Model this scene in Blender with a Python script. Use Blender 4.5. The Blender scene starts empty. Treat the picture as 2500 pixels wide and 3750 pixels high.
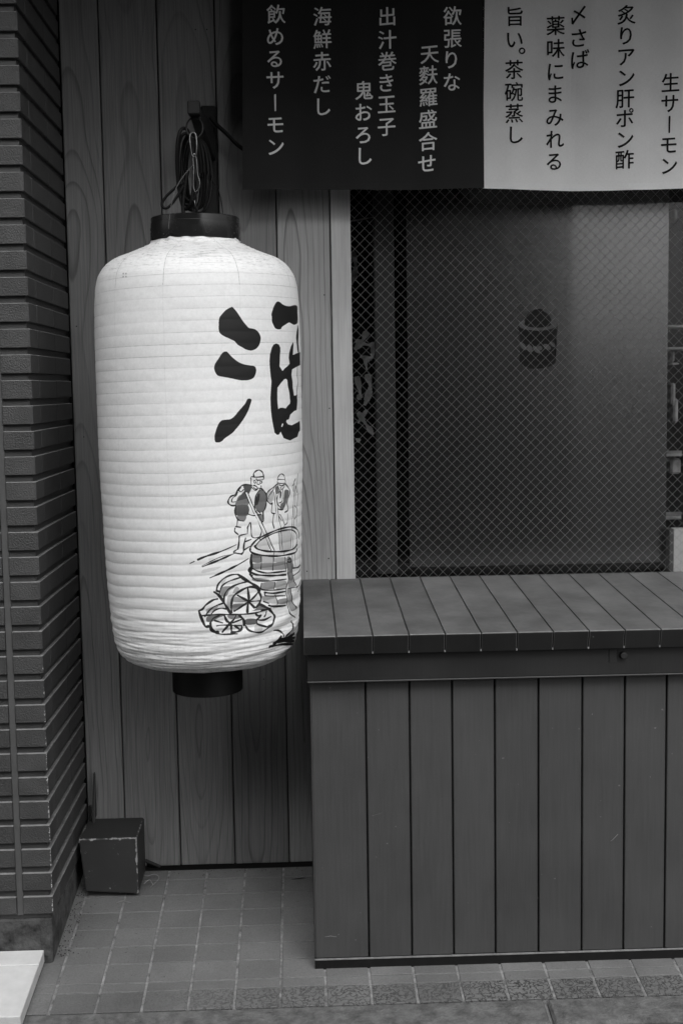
import bpy, bmesh, math, random
import numpy as np
from mathutils import Vector, Matrix

# ------------------------------------------------------------ camera
scn = bpy.context.scene
COL = scn.collection
F_PX, CX, CY = 4600.0, 1250.0, 1875.0
EYE = 1.305
YAW = math.atan(146.7/F_PX); PITCH = math.atan(457.5/F_PX); ROLL = .016
fwd = Vector((math.sin(YAW)*math.cos(PITCH), math.cos(YAW)*math.cos(PITCH), -math.sin(PITCH)))
rgt = Vector((math.cos(YAW), -math.sin(YAW), 0)); upv = rgt.cross(fwd)
R_ = rgt*math.cos(ROLL) - upv*math.sin(ROLL)
U_ = upv*math.cos(ROLL) + rgt*math.sin(ROLL)
camd = bpy.data.cameras.new('camera'); cam = bpy.data.objects.new('camera', camd); COL.objects.link(cam)
m = Matrix.Identity(4)
for i in range(3):
    m[i][0] = R_[i]; m[i][1] = U_[i]; m[i][2] = -fwd[i]
m[0][3], m[1][3], m[2][3] = 0, 0, EYE
cam.matrix_world = m
camd.sensor_fit = 'VERTICAL'; camd.sensor_height = 36; camd.lens = F_PX/3750*36
camd.clip_start = .05; camd.clip_end = 300
scn.camera = cam

# ------------------------------------------------------------ light (overcast street, brightest from the front, a little right of it)
SUN_EL, SUN_AZ = math.radians(47), math.radians(10)     # az measured from straight in front of the wall, positive = right
world = bpy.data.worlds.new('World'); scn.world = world; world.use_nodes = True
wt = world.node_tree; wt.nodes.clear()
sky = wt.nodes.new('ShaderNodeTexSky'); sky.sky_type = 'NISHITA'; sky.sun_disc = False
sky.sun_elevation = SUN_EL; sky.sun_rotation = math.radians(180) - SUN_AZ
sky.dust_density = 4
bw = wt.nodes.new('ShaderNodeRGBToBW'); bg = wt.nodes.new('ShaderNodeBackground'); wo = wt.nodes.new('ShaderNodeOutputWorld')
wt.links.new(sky.outputs[0], bw.inputs[0]); wt.links.new(bw.outputs[0], bg.inputs[0]); wt.links.new(bg.outputs[0], wo.inputs[0])
bg.inputs[1].default_value = .09
sund = bpy.data.lights.new('sun', 'SUN'); sund.energy = 1.5; sund.angle = math.radians(74); sund.color = (1, 1, 1)
sun = bpy.data.objects.new('sun', sund); COL.objects.link(sun)
sdir = Vector((math.sin(SUN_AZ)*math.cos(SUN_EL), -math.cos(SUN_AZ)*math.cos(SUN_EL), math.sin(SUN_EL)))   # towards the sun
sun.rotation_euler = sdir.to_track_quat('Z', 'Y').to_euler(); sun.location = (-3, -4, 6)
scn.view_settings.view_transform = 'Standard'; scn.view_settings.look = 'None'
scn.view_settings.gamma = 1; scn.view_settings.use_curve_mapping = False
scn.view_settings.exposure = 1.1
scn.cycles.max_bounces = 8; scn.cycles.transparent_max_bounces = 16

random.seed(7); rng = np.random.default_rng(3)

# ------------------------------------------------------------ helpers
def ray(x, y): return fwd*F_PX + R_*(x-CX) - U_*(y-CY)
def onY(x, y, Y):
    d = ray(x, y); return Vector((0, 0, EYE)) + d*(Y/d.y)
SLOPE = .112                              # the paving rises towards the wall
def gz(Y): return -SLOPE*(3.4-Y)

def mat(name, base=.2, rough=.7, spec=.5, var=0, vscale=8, bump=0, bscale=60, stretch=(1, 1, 1), metal=0, detail=6, rvar=0):
    """procedural grey material: base tone broken up by noise, fine relief as bump"""
    M = bpy.data.materials.new(name); M.use_nodes = True
    nt = M.node_tree; b = nt.nodes['Principled BSDF']
    b.inputs['Roughness'].default_value = rough; b.inputs['Metallic'].default_value = metal
    b.inputs['Specular IOR Level'].default_value = spec
    b.inputs['Base Color'].default_value = (base, base, base, 1)
    g = nt.nodes.new('ShaderNodeNewGeometry'); mp = nt.nodes.new('ShaderNodeMapping')
    mp.inputs['Scale'].default_value = stretch
    nt.links.new(g.outputs['Position'], mp.inputs[0])
    M['map'] = mp.name
    if var:
        n = nt.nodes.new('ShaderNodeTexNoise'); n.inputs['Scale'].default_value = vscale; n.inputs['Detail'].default_value = detail
        n.inputs['Roughness'].default_value = .65
        nt.links.new(mp.outputs[0], n.inputs[0])
        r = nt.nodes.new('ShaderNodeMapRange'); r.inputs[1].default_value = .3; r.inputs[2].default_value = .7
        r.inputs[3].default_value = base*(1-var); r.inputs[4].default_value = base*(1+var)
        nt.links.new(n.outputs[0], r.inputs[0]); nt.links.new(r.outputs[0], b.inputs['Base Color'])
        if rvar:
            r2 = nt.nodes.new('ShaderNodeMapRange'); r2.inputs[1].default_value = .3; r2.inputs[2].default_value = .7
            r2.inputs[3].default_value = rough-rvar; r2.inputs[4].default_value = rough+rvar
            nt.links.new(n.outputs[0], r2.inputs[0]); nt.links.new(r2.outputs[0], b.inputs['Roughness'])
    if bump:
        n2 = nt.nodes.new('ShaderNodeTexNoise'); n2.inputs['Scale'].default_value = bscale; n2.inputs['Detail'].default_value = 4
        nt.links.new(mp.outputs[0], n2.inputs[0])
        bp = nt.nodes.new('ShaderNodeBump'); bp.inputs['Strength'].default_value = min(1, bump); bp.inputs['Distance'].default_value = .002*max(1, bump)
        nt.links.new(n2.outputs[0], bp.inputs['Height']); nt.links.new(bp.outputs[0], b.inputs['Normal'])
    return M

class NT:
    """tiny shader-graph helper"""
    def __init__(s, M): s.nt = M.node_tree; s.b = s.nt.nodes['Principled BSDF']
    def node(s, t, **k):
        n = s.nt.nodes.new(t)
        for a, v in k.items(): setattr(n, a, v)
        return n
    def put(s, sock, v):
        if hasattr(v, 'is_output') or isinstance(v, bpy.types.NodeSocket): s.nt.links.new(v, sock)
        else: sock.default_value = v
    def math(s, op, a, b=0., c=None, clamp=False):
        n = s.node('ShaderNodeMath', operation=op, use_clamp=clamp); s.put(n.inputs[0], a); s.put(n.inputs[1], b)
        if c is not None: s.put(n.inputs[2], c)
        return n.outputs[0]
    def rng(s, v, a, b, c, d, smooth=False):
        n = s.node('ShaderNodeMapRange'); 
        if smooth: n.interpolation_type = 'SMOOTHSTEP'
        for i, q in enumerate((v, a, b, c, d)): s.put(n.inputs[i], q)
        return n.outputs[0]
    def noise(s, vec, scale, detail=3, w=None, rough=.5):
        n = s.node('ShaderNodeTexNoise'); n.inputs['Scale'].default_value = scale; n.inputs['Detail'].default_value = detail
        n.inputs['Roughness'].default_value = rough
        if vec is not None: s.nt.links.new(vec, n.inputs['Vector'])
        if w is not None:
            n.noise_dimensions = '4D'; s.put(n.inputs['W'], w)
        return n.outputs[0]
    def comb(s, x, y, z):
        n = s.node('ShaderNodeCombineXYZ')
        for i, q in enumerate((x, y, z)): s.put(n.inputs[i], q)
        return n.outputs[0]
    def bump(s, h, dist=.001, strength=1., norm=None):
        n = s.node('ShaderNodeBump'); n.inputs['Strength'].default_value = strength; n.inputs['Distance'].default_value = dist
        s.nt.links.new(h, n.inputs['Height'])
        if norm is not None: s.nt.links.new(norm, n.inputs['Normal'])
        return n.outputs[0]

def wood(name, base, dark=.55, rings=22, rough=.6, tilt=.055, fine=.12, straight=False):
    """flat-sawn boards: rings round a leaning pith behind each board give the pointed cathedral figure"""
    M = bpy.data.materials.new(name); M.use_nodes = True; g = NT(M)
    tc = g.node('ShaderNodeTexCoord'); sp = g.node('ShaderNodeSeparateXYZ'); g.nt.links.new(tc.outputs['Object'], sp.inputs[0])
    oi = g.node('ShaderNodeObjectInfo'); rnd = oi.outputs['Random']; rw = g.math('MULTIPLY', rnd, 40.)
    x, y, z = sp.outputs
    lowv = g.comb(g.math('MULTIPLY', x, 5.), 0., g.math('MULTIPLY', z, 1.6))
    wob = g.math('SUBTRACT', g.noise(lowv, 1., 2, rw), .5)
    wobz = g.math('SUBTRACT', g.noise(g.comb(0., 0., g.math('MULTIPLY', z, 1.3)), 1., 2, g.math('ADD', rw, 9.)), .5)
    xx = g.math('ADD', g.math('ADD', x, g.math('ADD', g.math('MULTIPLY', wob, .05), g.math('MULTIPLY', g.math('SUBTRACT', g.noise(g.comb(g.math('MULTIPLY', x, 26.), 0., g.math('MULTIPLY', z, 6.)), 1., 2, rw), .5), .011))), g.math('MULTIPLY', g.math('SUBTRACT', rnd, .5), .09 if not straight else .9))
    dep = g.math('ADD', g.math('ADD', g.math('MULTIPLY', z, tilt if not straight else .004), g.math('MULTIPLY', wobz, .16 if not straight else .02)), .05)
    rad = g.math('SQRT', g.math('ADD', g.math('MULTIPLY', xx, xx), g.math('MULTIPLY', dep, dep)))
    fr = g.math('FRACT', g.math('ADD', g.math('MULTIPLY', rad, float(rings*4.2)), g.math('MULTIPLY', rnd, 7.)))
    late = g.rng(fr, .45, .95, 0., 1., True)
    edge = g.rng(fr, .95, 1., 1., 0.)
    strong = g.rng(g.noise(g.comb(g.math('MULTIPLY', rad, 60.), 0., g.math('MULTIPLY', z, .8)), 1., 2, rw), .38, .62, .25, 1.)
    ring = g.math('MULTIPLY', g.math('MULTIPLY', g.math('POWER', late, 5.), edge), strong)
    fib = g.noise(g.comb(g.math('MULTIPLY', x, 420.), g.math('MULTIPLY', y, 300.), g.math('MULTIPLY', z, 7.)), 1., 3, rw)
    mott = g.noise(g.comb(g.math('MULTIPLY', x, 18.), 0., g.math('MULTIPLY', z, 4.)), 1., 4, rw)
    v = g.math('SUBTRACT', 1., g.math('MULTIPLY', ring, 1-dark))
    v = g.math('MULTIPLY', v, g.rng(fib, .3, .7, 1-fine, 1+fine))
    v = g.math('MULTIPLY', v, g.rng(mott, .3, .7, .88, 1.1))
    v = g.math('MULTIPLY', v, g.rng(rnd, 0., 1., .9, 1.08))
    v = g.math('MULTIPLY', v, base)
    g.nt.links.new(g.comb(v, v, v), g.b.inputs['Base Color']); g.b.inputs['Roughness'].default_value = rough
    g.b.inputs['Specular IOR Level'].default_value = .25
    g.nt.links.new(g.bump(g.math('ADD', g.math('MULTIPLY', ring, .6), g.math('MULTIPLY', fib, .5)), .0012, .6), g.b.inputs['Normal'])
    return M

def tag(o, label=None, cat=None, group=None, kind=None):
    if label: o['label'] = label
    if cat: o['category'] = cat
    if group: o['group'] = group
    if kind: o['kind'] = kind
    return o
def thing(name, label, cat, loc=(0, 0, 0), group=None):
    o = bpy.data.objects.new(name, None); COL.objects.link(o); o.location = loc; o.empty_display_size = .05
    return tag(o, label, cat, group)
def link(name, me, parent=None, loc=None):
    """loc is in world space; parents are unrotated empties"""
    o = bpy.data.objects.new(name, me); COL.objects.link(o)
    if loc is not None: o.location = loc
    if parent is not None:
        o.parent = parent
        pl = Vector(parent.location); pp = parent.parent
        while pp is not None: pl += Vector(pp.location); pp = pp.parent
        o.location = Vector(o.location) - pl
    return o
def mesh_of(bm, name, mats, smooth=False):
    me = bpy.data.meshes.new(name); bm.normal_update(); bm.to_mesh(me); bm.free()
    for m_ in (mats if isinstance(mats, (list, tuple)) else [mats]): me.materials.append(m_)
    if smooth:
        for p in me.polygons: p.use_smooth = True
    return me
def box_bm(sx, sy, sz, bev=0, seg=1, jit=0):
    bm = bmesh.new(); bmesh.ops.create_cube(bm, size=1)
    for v in bm.verts: v.co = Vector((v.co.x*sx, v.co.y*sy, v.co.z*sz))
    if bev: bmesh.ops.bevel(bm, geom=bm.edges[:], offset=bev, segments=seg, affect='EDGES', profile=.5)
    if jit:
        for v in bm.verts: v.co += Vector([random.uniform(-jit, jit) for _ in range(3)])
    return bm
def box(name, x0, x1, y0, y1, z0, z1, m_, parent=None, bev=.002, seg=1):
    bm = box_bm(x1-x0, y1-y0, z1-z0, bev, seg)
    return link(name, mesh_of(bm, name, m_), parent, ((x0+x1)/2, (y0+y1)/2, (z0+z1)/2))
def hexa(name, pts, m_, parent=None, bev=0, seg=1, loc=(0, 0, 0)):
    """8 points: bottom ring of four then top ring of four; world space minus loc"""
    bm = bmesh.new(); L = Vector(loc)
    vs = [bm.verts.new(Vector(p)-L) for p in pts]
    for f in ((3, 2, 1, 0), (4, 5, 6, 7), (0, 1, 5, 4), (1, 2, 6, 5), (2, 3, 7, 6), (3, 0, 4, 7)): bm.faces.new([vs[i] for i in f])
    if bev: bmesh.ops.bevel(bm, geom=bm.edges[:], offset=bev, segments=seg, affect='EDGES', profile=.5)
    return link(name, mesh_of(bm, name, m_), parent, loc)
def tube_bm(bm, pts, r, n=8, closed=False, r_end=None):
    pts = [Vector(p) for p in pts]; N = len(pts); rings = []; prev = None
    for i, p in enumerate(pts):
        a = pts[(i-1) % N] if (closed or i > 0) else p; b = pts[(i+1) % N] if (closed or i < N-1) else p
        t = (b-a).normalized()
        if prev is None:
            q = Vector((0, 0, 1)) if abs(t.z) < .9 else Vector((1, 0, 0)); nrm = (q - t*q.dot(t)).normalized()
        else: nrm = (prev - t*prev.dot(t)).normalized()
        prev = nrm; bi = t.cross(nrm)
        rr = r if r_end is None else r + (r_end-r)*i/(N-1)
        rings.append([bm.verts.new(p + (nrm*math.cos(2*math.pi*k/n) + bi*math.sin(2*math.pi*k/n))*rr) for k in range(n)])
    for i in range(N if closed else N-1):
        A, B = rings[i], rings[(i+1) % N]
        for k in range(n): bm.faces.new((A[k], A[(k+1) % n], B[(k+1) % n], B[k]))
    if not closed:
        bm.faces.new(rings[0][::-1]); bm.faces.new(rings[-1])
def tube(name, pts, r, m_, parent=None, n=8, closed=False, r_end=None):
    bm = bmesh.new(); tube_bm(bm, pts, r, n, closed, r_end); return link(name, mesh_of(bm, name, m_, True), parent, (0, 0, 0))
def lathe(name, prof, m_, parent, cx, cy, n=64, close=True, thick=None):
    bm = bmesh.new(); rs = []
    for r, z in prof: rs.append([bm.verts.new((r*math.cos(2*math.pi*k/n), r*math.sin(2*math.pi*k/n), z)) for k in range(n)])
    for i in range(len(rs)-1):
        for k in range(n): bm.faces.new((rs[i][k], rs[i][(k+1) % n], rs[i+1][(k+1) % n], rs[i+1][k]))
    if close:
        for k in range(n): bm.faces.new((rs[-1][k], rs[-1][(k+1) % n], rs[0][(k+1) % n], rs[0][k]))
    bmesh.ops.recalc_face_normals(bm, faces=bm.faces[:])
    me = mesh_of(bm, name, m_)
    for p in me.polygons: p.use_smooth = True
    try: me.set_sharp_from_angle(angle=math.radians(35))
    except Exception: pass
    return link(name, me, parent, (cx, cy, 0))
def smooth_path(pts, k=8, closed=False):
    """Catmull-Rom"""
    P = [Vector(p) for p in pts]; n = len(P); out = []
    for i in range(n if closed else n-1):
        g = (lambda j: P[j % n]) if closed else (lambda j: P[max(0, min(n-1, j))])
        a, b, c, d = g(i-1), g(i), g(i+1), g(i+2)
        for s in range(k):
            t = s/k; out.append(.5*((2*b) + (c-a)*t + (2*a-5*b+4*c-d)*t*t + (3*b-a-3*c+d)*t*t*t))
    if not closed: out.append(P[-1])
    return out

# ------------------------------------------------------------ materials
M_wood = wood('cedar_boards', .168, dark=.58, rings=17, fine=.2)
M_wood_lit = wood('pale_cedar_board', .25, dark=.5, rings=19, fine=.16)  # same cedar, the stronger light beside the jamb put into its tone
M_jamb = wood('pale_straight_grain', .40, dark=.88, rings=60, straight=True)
M_black = mat('black_plastic', .012, .24, .6, var=.3, vscale=30, rvar=.08)
M_matteblack = mat('matte_black_steel', .006, .55, .25, var=.3, vscale=40)
M_rubber = mat('black_cable_rubber', .005, .6, .15)
M_steel = mat('worn_steel', .14, .32, .5, metal=1, var=.3, vscale=120)
M_string = mat('dull_string', .08, .8, .2)
M_grout = mat('cement_grout', .17, .9, .2, var=.65, vscale=38, bump=1, bscale=150)
M_concrete = mat('stained_concrete', .058, .92, .2, var=.8, vscale=20, bump=2, bscale=90)
M_marble = mat('white_stone_slab', .50, .6, .4, var=.10, vscale=18, bump=.3, bscale=300)
M_interior = mat('dark_interior', .012, .9, .2)
M_post = mat('grey_interior_post', .05, .7, .3, var=.1)
M_asphalt = mat('asphalt', .05, .95, .2, var=.25, vscale=90, bump=2, bscale=250)
M_soffit = mat('dark_soffit', .05, .8, .3)
M_facade = mat('rendered_facade', .22, .9, .2, var=.12, vscale=3)
M_darkfac = mat('dark_clad_facade', .02, .8, .3, var=.2, vscale=3)
M_dirt = mat('dark_grime', .02, .95, .1, var=.5, vscale=40, bump=1)

def tile_mat(name, base, rough_pat=False):
    M = bpy.data.materials.new(name); M.use_nodes = True; g = NT(M)
    geo = g.node('ShaderNodeNewGeometry'); pos = geo.outputs['Position']
    oi = g.node('ShaderNodeObjectInfo').outputs['Random']
    big = g.noise(pos, 5., 5, rough=.6); fine = g.noise(pos, 220., 3)
    v = g.math('MULTIPLY', g.rng(big, .3, .7, .8, 1.15), g.rng(fine, .3, .7, .88, 1.12))
    v = g.math('MULTIPLY', v, g.rng(oi, 0., 1., .9, 1.1)); 
    speck = g.rng(g.noise(pos, 130., 2), .70, .74, 0., 1.)
    v = g.math('MULTIPLY', v, g.math('SUBTRACT', 1., g.math('MULTIPLY', speck, .45)))
    if rough_pat:
        wv = g.noise(pos, 85., 2); band = g.math('ABSOLUTE', g.math('SUBTRACT', wv, .5))
        vein = g.rng(band, .0, .055, 0., 1., True)
        msk = g.rng(g.noise(pos, 30., 2), .4, .55, .55, 1.)
        spx_ = g.node('ShaderNodeSeparateXYZ'); g.nt.links.new(pos, spx_.inputs[0])
        wear = g.math('MULTIPLY', g.rng(g.noise(pos, 5., 3), .35, .6, .5, 1.), g.rng(spx_.outputs[0], -.55, .35, .15, 1.))
        v = g.math('MULTIPLY', v, g.math('SUBTRACT', 1.04, g.math('MULTIPLY', g.math('MULTIPLY', g.math('SUBTRACT', 1., vein), wear), .85)))
        nb = g.bump(g.math('MULTIPLY', vein, wear), .0022, 1.)
    else: nb = g.bump(fine, .0006, 1.)
    v = g.math('MULTIPLY', v, base)
    g.nt.links.new(g.comb(v, v, v), g.b.inputs['Base Color']); g.b.inputs['Roughness'].default_value = .75
    g.b.inputs['Specular IOR Level'].default_value = .3
    g.nt.links.new(nb, g.b.inputs['Normal']); return M
M_tile = tile_mat('grey_floor_tile', .118)
M_tile_rough = tile_mat('worm_textured_tile', .11, True)

def brick_mat(name, base, rough_face, chips=True):
    M = bpy.data.materials.new(name); M.use_nodes = True; g = NT(M)
    geo = g.node('ShaderNodeNewGeometry'); pos = geo.outputs['Position']
    sp = g.node('ShaderNodeSeparateXYZ'); g.nt.links.new(pos, sp.inputs[0])
    oi = g.node('ShaderNodeObjectInfo').outputs['Random']
    n1 = g.noise(pos, 260. if rough_face else 500., 4, rough=.6)
    n0 = g.noise(pos, 18., 5)
    v = g.math('MULTIPLY', g.rng(n0, .3, .7, .82, 1.16), g.rng(oi, 0., 1., .86, 1.13))
    v = g.math('MULTIPLY', v, base)
    # flaked paint: small pale chips, mostly low on the pillar and along its free corner
    cn = g.noise(pos, 120., 4, rough=.75)
    nearc = g.rng(sp.outputs[0], -.6125, -.6082, 0., .26)
    nearf = g.rng(sp.outputs[1], 2.908, 2.900, 0., 1.)
    low = g.rng(sp.outputs[2], 1.25, .45, 0., 1.)
    th = g.math('SUBTRACT', .745, g.math('MULTIPLY', g.math('MULTIPLY', nearc, nearf), low))
    th = g.math('SUBTRACT', th, g.math('MULTIPLY', low, .02))
    chip = g.rng(g.math('SUBTRACT', cn, th), 0., .02, 0., 1.)
    v = g.math('ADD', v, g.math('MULTIPLY', chip, .38))
    g.nt.links.new(g.comb(v, v, v), g.b.inputs['Base Color'])
    g.b.inputs['Roughness'].default_value = .5; g.b.inputs['Specular IOR Level'].default_value = .45
    g.nt.links.new(g.bump(n1, .0028 if rough_face else .0006, .9), g.b.inputs['Normal']); return M
M_brick = brick_mat('smooth_painted_brick', .046, False)
M_brick_rough = brick_mat('pitted_painted_brick', .046, True)
M_dust = mat('dusty_brick_ledge', .17, .8, .2, var=.3, vscale=40)
M_joint = mat('pale_painted_joint', .07, .6, .4, var=.15, vscale=20)

def paint(name, base, rough, grain=.06, specks=True, sc=1.):
    M = bpy.data.materials.new(name); M.use_nodes = True; g = NT(M)
    geo = g.node('ShaderNodeNewGeometry'); pos = geo.outputs['Position']
    sp = g.node('ShaderNodeSeparateXYZ'); g.nt.links.new(pos, sp.inputs[0]); x, y, z = sp.outputs
    oi = g.node('ShaderNodeObjectInfo').outputs['Random']
    gr = g.noise(g.comb(g.math('MULTIPLY', x, 160.), g.math('MULTIPLY', y, 160.), g.math('MULTIPLY', z, 9.)), 1., 4, oi)
    bl = g.noise(pos, 6., 5, rough=.6)
    v = g.math('MULTIPLY', g.rng(gr, .3, .7, 1-grain, 1+grain), g.rng(bl, .3, .7, .93, 1.07))
    v = g.math('MULTIPLY', v, g.rng(oi, 0., 1., .94, 1.05)); v = g.math('MULTIPLY', v, base)
    if specks:
        s = g.rng(g.noise(pos, 95., 1), .795, .815, 0., 1.)
        v = g.math('ADD', v, g.math('MULTIPLY', s, .07))
    g.nt.links.new(g.comb(v, v, v), g.b.inputs['Base Color'])
    g.nt.links.new(g.rng(bl, .3, .7, rough-.08, rough+.08), g.b.inputs['Roughness'])
    g.b.inputs['Specular IOR Level'].default_value = .4
    g.nt.links.new(g.bump(g.math('ADD', gr, g.math('MULTIPLY', bl, .6)), .0005, .8), g.b.inputs['Normal']); return M
M_plank = paint('grey_painted_planks', .048, .55, grain=.08)
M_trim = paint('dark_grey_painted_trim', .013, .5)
M_worn = mat('bare_worn_edge', .16, .7, .3, var=.3, vscale=60)

def lid_mat():
    M = bpy.data.materials.new('weathered_lid_paint'); M.use_nodes = True; g = NT(M)
    pos = g.node('ShaderNodeNewGeometry').outputs['Position']
    oi = g.node('ShaderNodeObjectInfo').outputs['Random']
    a = g.noise(pos, 7., 6, oi, .6); b = g.noise(pos, 45., 5, rough=.7)
    v = g.math('MULTIPLY', g.rng(a, .34, .66, .70, 1.36), g.rng(b, .3, .7, .9, 1.1)); v = g.math('MULTIPLY', v, .088)
    g.nt.links.new(g.comb(v, v, v), g.b.inputs['Base Color']); g.b.inputs['Roughness'].default_value = .6
    g.b.inputs['Specular IOR Level'].default_value = .35
    g.nt.links.new(g.bump(b, .0008, .7), g.b.inputs['Normal']); return M
M_lid = lid_mat()

def chipped_block():
    M = bpy.data.materials.new('chipped_dark_paint'); M.use_nodes = True; g = NT(M)
    tc = g.node('ShaderNodeTexCoord'); sp = g.node('ShaderNodeSeparateXYZ'); g.nt.links.new(tc.outputs['Object'], sp.inputs[0])
    pos = tc.outputs['Object']; x, y, z = sp.outputs
    n = g.noise(pos, 60., 5, rough=.7); n2 = g.noise(pos, 14., 3)
    ex = g.math('SUBTRACT', .0755, g.math('ABSOLUTE', x)); ey = g.math('SUBTRACT', .079, g.math('ABSOLUTE', y)); ez = g.math('SUBTRACT', .0765, g.math('ABSOLUTE', z))
    # distance to the nearest edge = sum of two smallest distances; use pairwise maxima
    d = g.math('MINIMUM', g.math('MINIMUM', g.math('MAXIMUM', ex, ey), g.math('MAXIMUM', ey, ez)), g.math('MAXIMUM', ex, ez))
    e = g.rng(d, 0., .007, .30, 0.)
    chip = g.rng(g.math('ADD', g.math('ADD', n, e), g.math('MULTIPLY', g.math('SUBTRACT', n2, .5), .5)), .69, .74, 0., 1.)
    v = g.math('ADD', g.math('MULTIPLY', g.rng(n2, .3, .7, .85, 1.1), .024), g.math('MULTIPLY', chip, .22))
    g.nt.links.new(g.comb(v, v, v), g.b.inputs['Base Color']); g.b.inputs['Roughness'].default_value = .6
    g.nt.links.new(g.bump(g.math('SUBTRACT', g.math('MULTIPLY', n2, .3), g.math('MULTIPLY', chip, .8)), .0018, .8), g.b.inputs['Normal']); return M
M_block = chipped_block()

def cloth_mat(name, base, trans):
    M = bpy.data.materials.new(name); M.use_nodes = True; g = NT(M)
    pos = g.node('ShaderNodeNewGeometry').outputs['Position']
    sp = g.node('ShaderNodeSeparateXYZ'); g.nt.links.new(pos, sp.inputs[0]); x, y, z = sp.outputs
    weave = g.math('ADD', g.noise(g.comb(g.math('MULTIPLY', x, 900.), 0., g.math('MULTIPLY', z, 120.)), 1., 2), g.noise(g.comb(g.math('MULTIPLY', x, 120.), 0., g.math('MULTIPLY', z, 900.)), 1., 2))
    st = g.noise(pos, 9., 4)
    v = g.math('MULTIPLY', g.rng(weave, .7, 1.3, .95, 1.05), g.rng(st, .3, .7, .95, 1.03)); v = g.math('MULTIPLY', v, base)
    g.nt.links.new(g.comb(v, v, v), g.b.inputs['Base Color']); g.b.inputs['Roughness'].default_value = .9
    g.b.inputs['Specular IOR Level'].default_value = .1
    g.nt.links.new(g.bump(weave, .0004, .5), g.b.inputs['Normal'])
    if trans:
        t = g.node('ShaderNodeBsdfTranslucent'); g.nt.links.new(g.comb(v, v, v), t.inputs[0])
        mx = g.node('ShaderNodeMixShader'); mx.inputs[0].default_value = trans
        out = [n for n in g.nt.nodes if n.type == 'OUTPUT_MATERIAL'][0]
        g.nt.links.new(g.b.outputs[0], mx.inputs[1]); g.nt.links.new(t.outputs[0], mx.inputs[2]); g.nt.links.new(mx.outputs[0], out.inputs[0])
    return M
M_cloth_dark = cloth_mat('black_canvas', .018, 0)
M_cloth_white = cloth_mat('white_canvas', .80, .34)
M_ink_pale = mat('pale_printed_lettering', .62, .9, .1)
M_ink_dark = mat('dark_printed_lettering', .012, .9, .1)

def glass_mat():
    M = bpy.data.materials.new('clear_glass'); M.use_nodes = True; nt = M.node_tree
    for n in list(nt.nodes):
        if n.type == 'BSDF_PRINCIPLED': nt.nodes.remove(n)
    out = [n for n in nt.nodes if n.type == 'OUTPUT_MATERIAL'][0]
    t = nt.nodes.new('ShaderNodeBsdfTransparent'); t.inputs[0].default_value = (.86, .86, .86, 1)
    gl = nt.nodes.new('ShaderNodeBsdfGlossy'); gl.inputs['Roughness'].default_value = .05
    fr = nt.nodes.new('ShaderNodeFresnel'); fr.inputs[0].default_value = 1.33
    mx = nt.nodes.new('ShaderNodeMixShader')
    nt.links.new(fr.outputs[0], mx.inputs[0]); nt.links.new(t.outputs[0], mx.inputs[1]); nt.links.new(gl.outputs[0], mx.inputs[2]); nt.links.new(mx.outputs[0], out.inputs[0])
    return M
M_glass = glass_mat()
M_wire = mat('wire_in_glass', .30, .35, .6, metal=.6)
M_panel = mat('grey_gloss_panel', .035, .2, 1., var=.05, vscale=3); M_panel.node_tree.nodes['Principled BSDF'].inputs['IOR'].default_value = 1.7
M_sticker = mat('dark_printed_emblem', .008, .6, .3)
M_sticker_grey = mat('grey_printed_emblem', .16, .6, .3)

# ------------------------------------------------------------ ground
pave = box('pavement', -2.5, 2.6, 0, 1, -1, 0, M_grout); bpy.data.objects.remove(pave)
def slab(name, x0, x1, y0, y1, top, depth, m_, parent=None, bev=0):
    pts = [(x0, y0, gz(y0)-depth), (x1, y0, gz(y0)-depth), (x1, y1, gz(y1)-depth), (x0, y1, gz(y1)-depth),
           (x0, y0, gz(y0)+top), (x1, y0, gz(y0)+top), (x1, y1, gz(y1)+top), (x0, y1, gz(y1)+top)]
    c = ((x0+x1)/2, (y0+y1)/2, gz((y0+y1)/2))
    return hexa(name, pts, m_, parent, bev, 1, c)
drain = slab('drain_gap', -3.2, 4.2, 3.349, 3.62, -.05, .2, M_interior); tag(drain, kind='structure')
pave = slab('pavement', -3.2, 4.2, 2.704, 3.347, -.0022, .3, M_grout); tag(pave, kind='structure')
rows = [(2.704, 2.778, 1), (2.781, 2.813, 2), (2.816, 2.893, 0), (2.896, 2.968, 0), (2.971, 3.048, 0), (3.051, 3.129, 0), (3.132, 3.210, 0), (3.213, 3.291, 0), (3.294, 3.346, 0)]
PX0, PPX = .0345, .1035
tilecache = {}
ang = math.atan(SLOPE)
for (ya, yb, kind) in rows:
    for k in range(-10, 13):
        xa = PX0+PPX*k; xb = xa+PPX
        if xb > 1.2 and yb > 2.9: continue                 # under the counter and unseen
        if xa > .05 and ya > 2.95: continue
        g_ = .0022
        key = (kind, round(yb-ya, 4))
        if key not in tilecache:
            L = (yb-ya)/math.cos(ang)
            bm = box_bm(PPX-2*g_-.0014, L, .012, .0012, 1)
            tilecache[key] = mesh_of(bm, 'tile', M_tile_rough if kind == 1 else M_tile)
        yc = (ya+yb)/2
        o = link('tile', tilecache[key], pave, ((xa+xb)/2 + random.uniform(-.0004, .0004), yc, gz(yc)-.006/math.cos(ang) + random.uniform(-.0005, .0004)))
        o.rotation_euler = (ang + random.uniform(-.003, .003), random.uniform(-.003, .003), random.uniform(-.003, .003))
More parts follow.
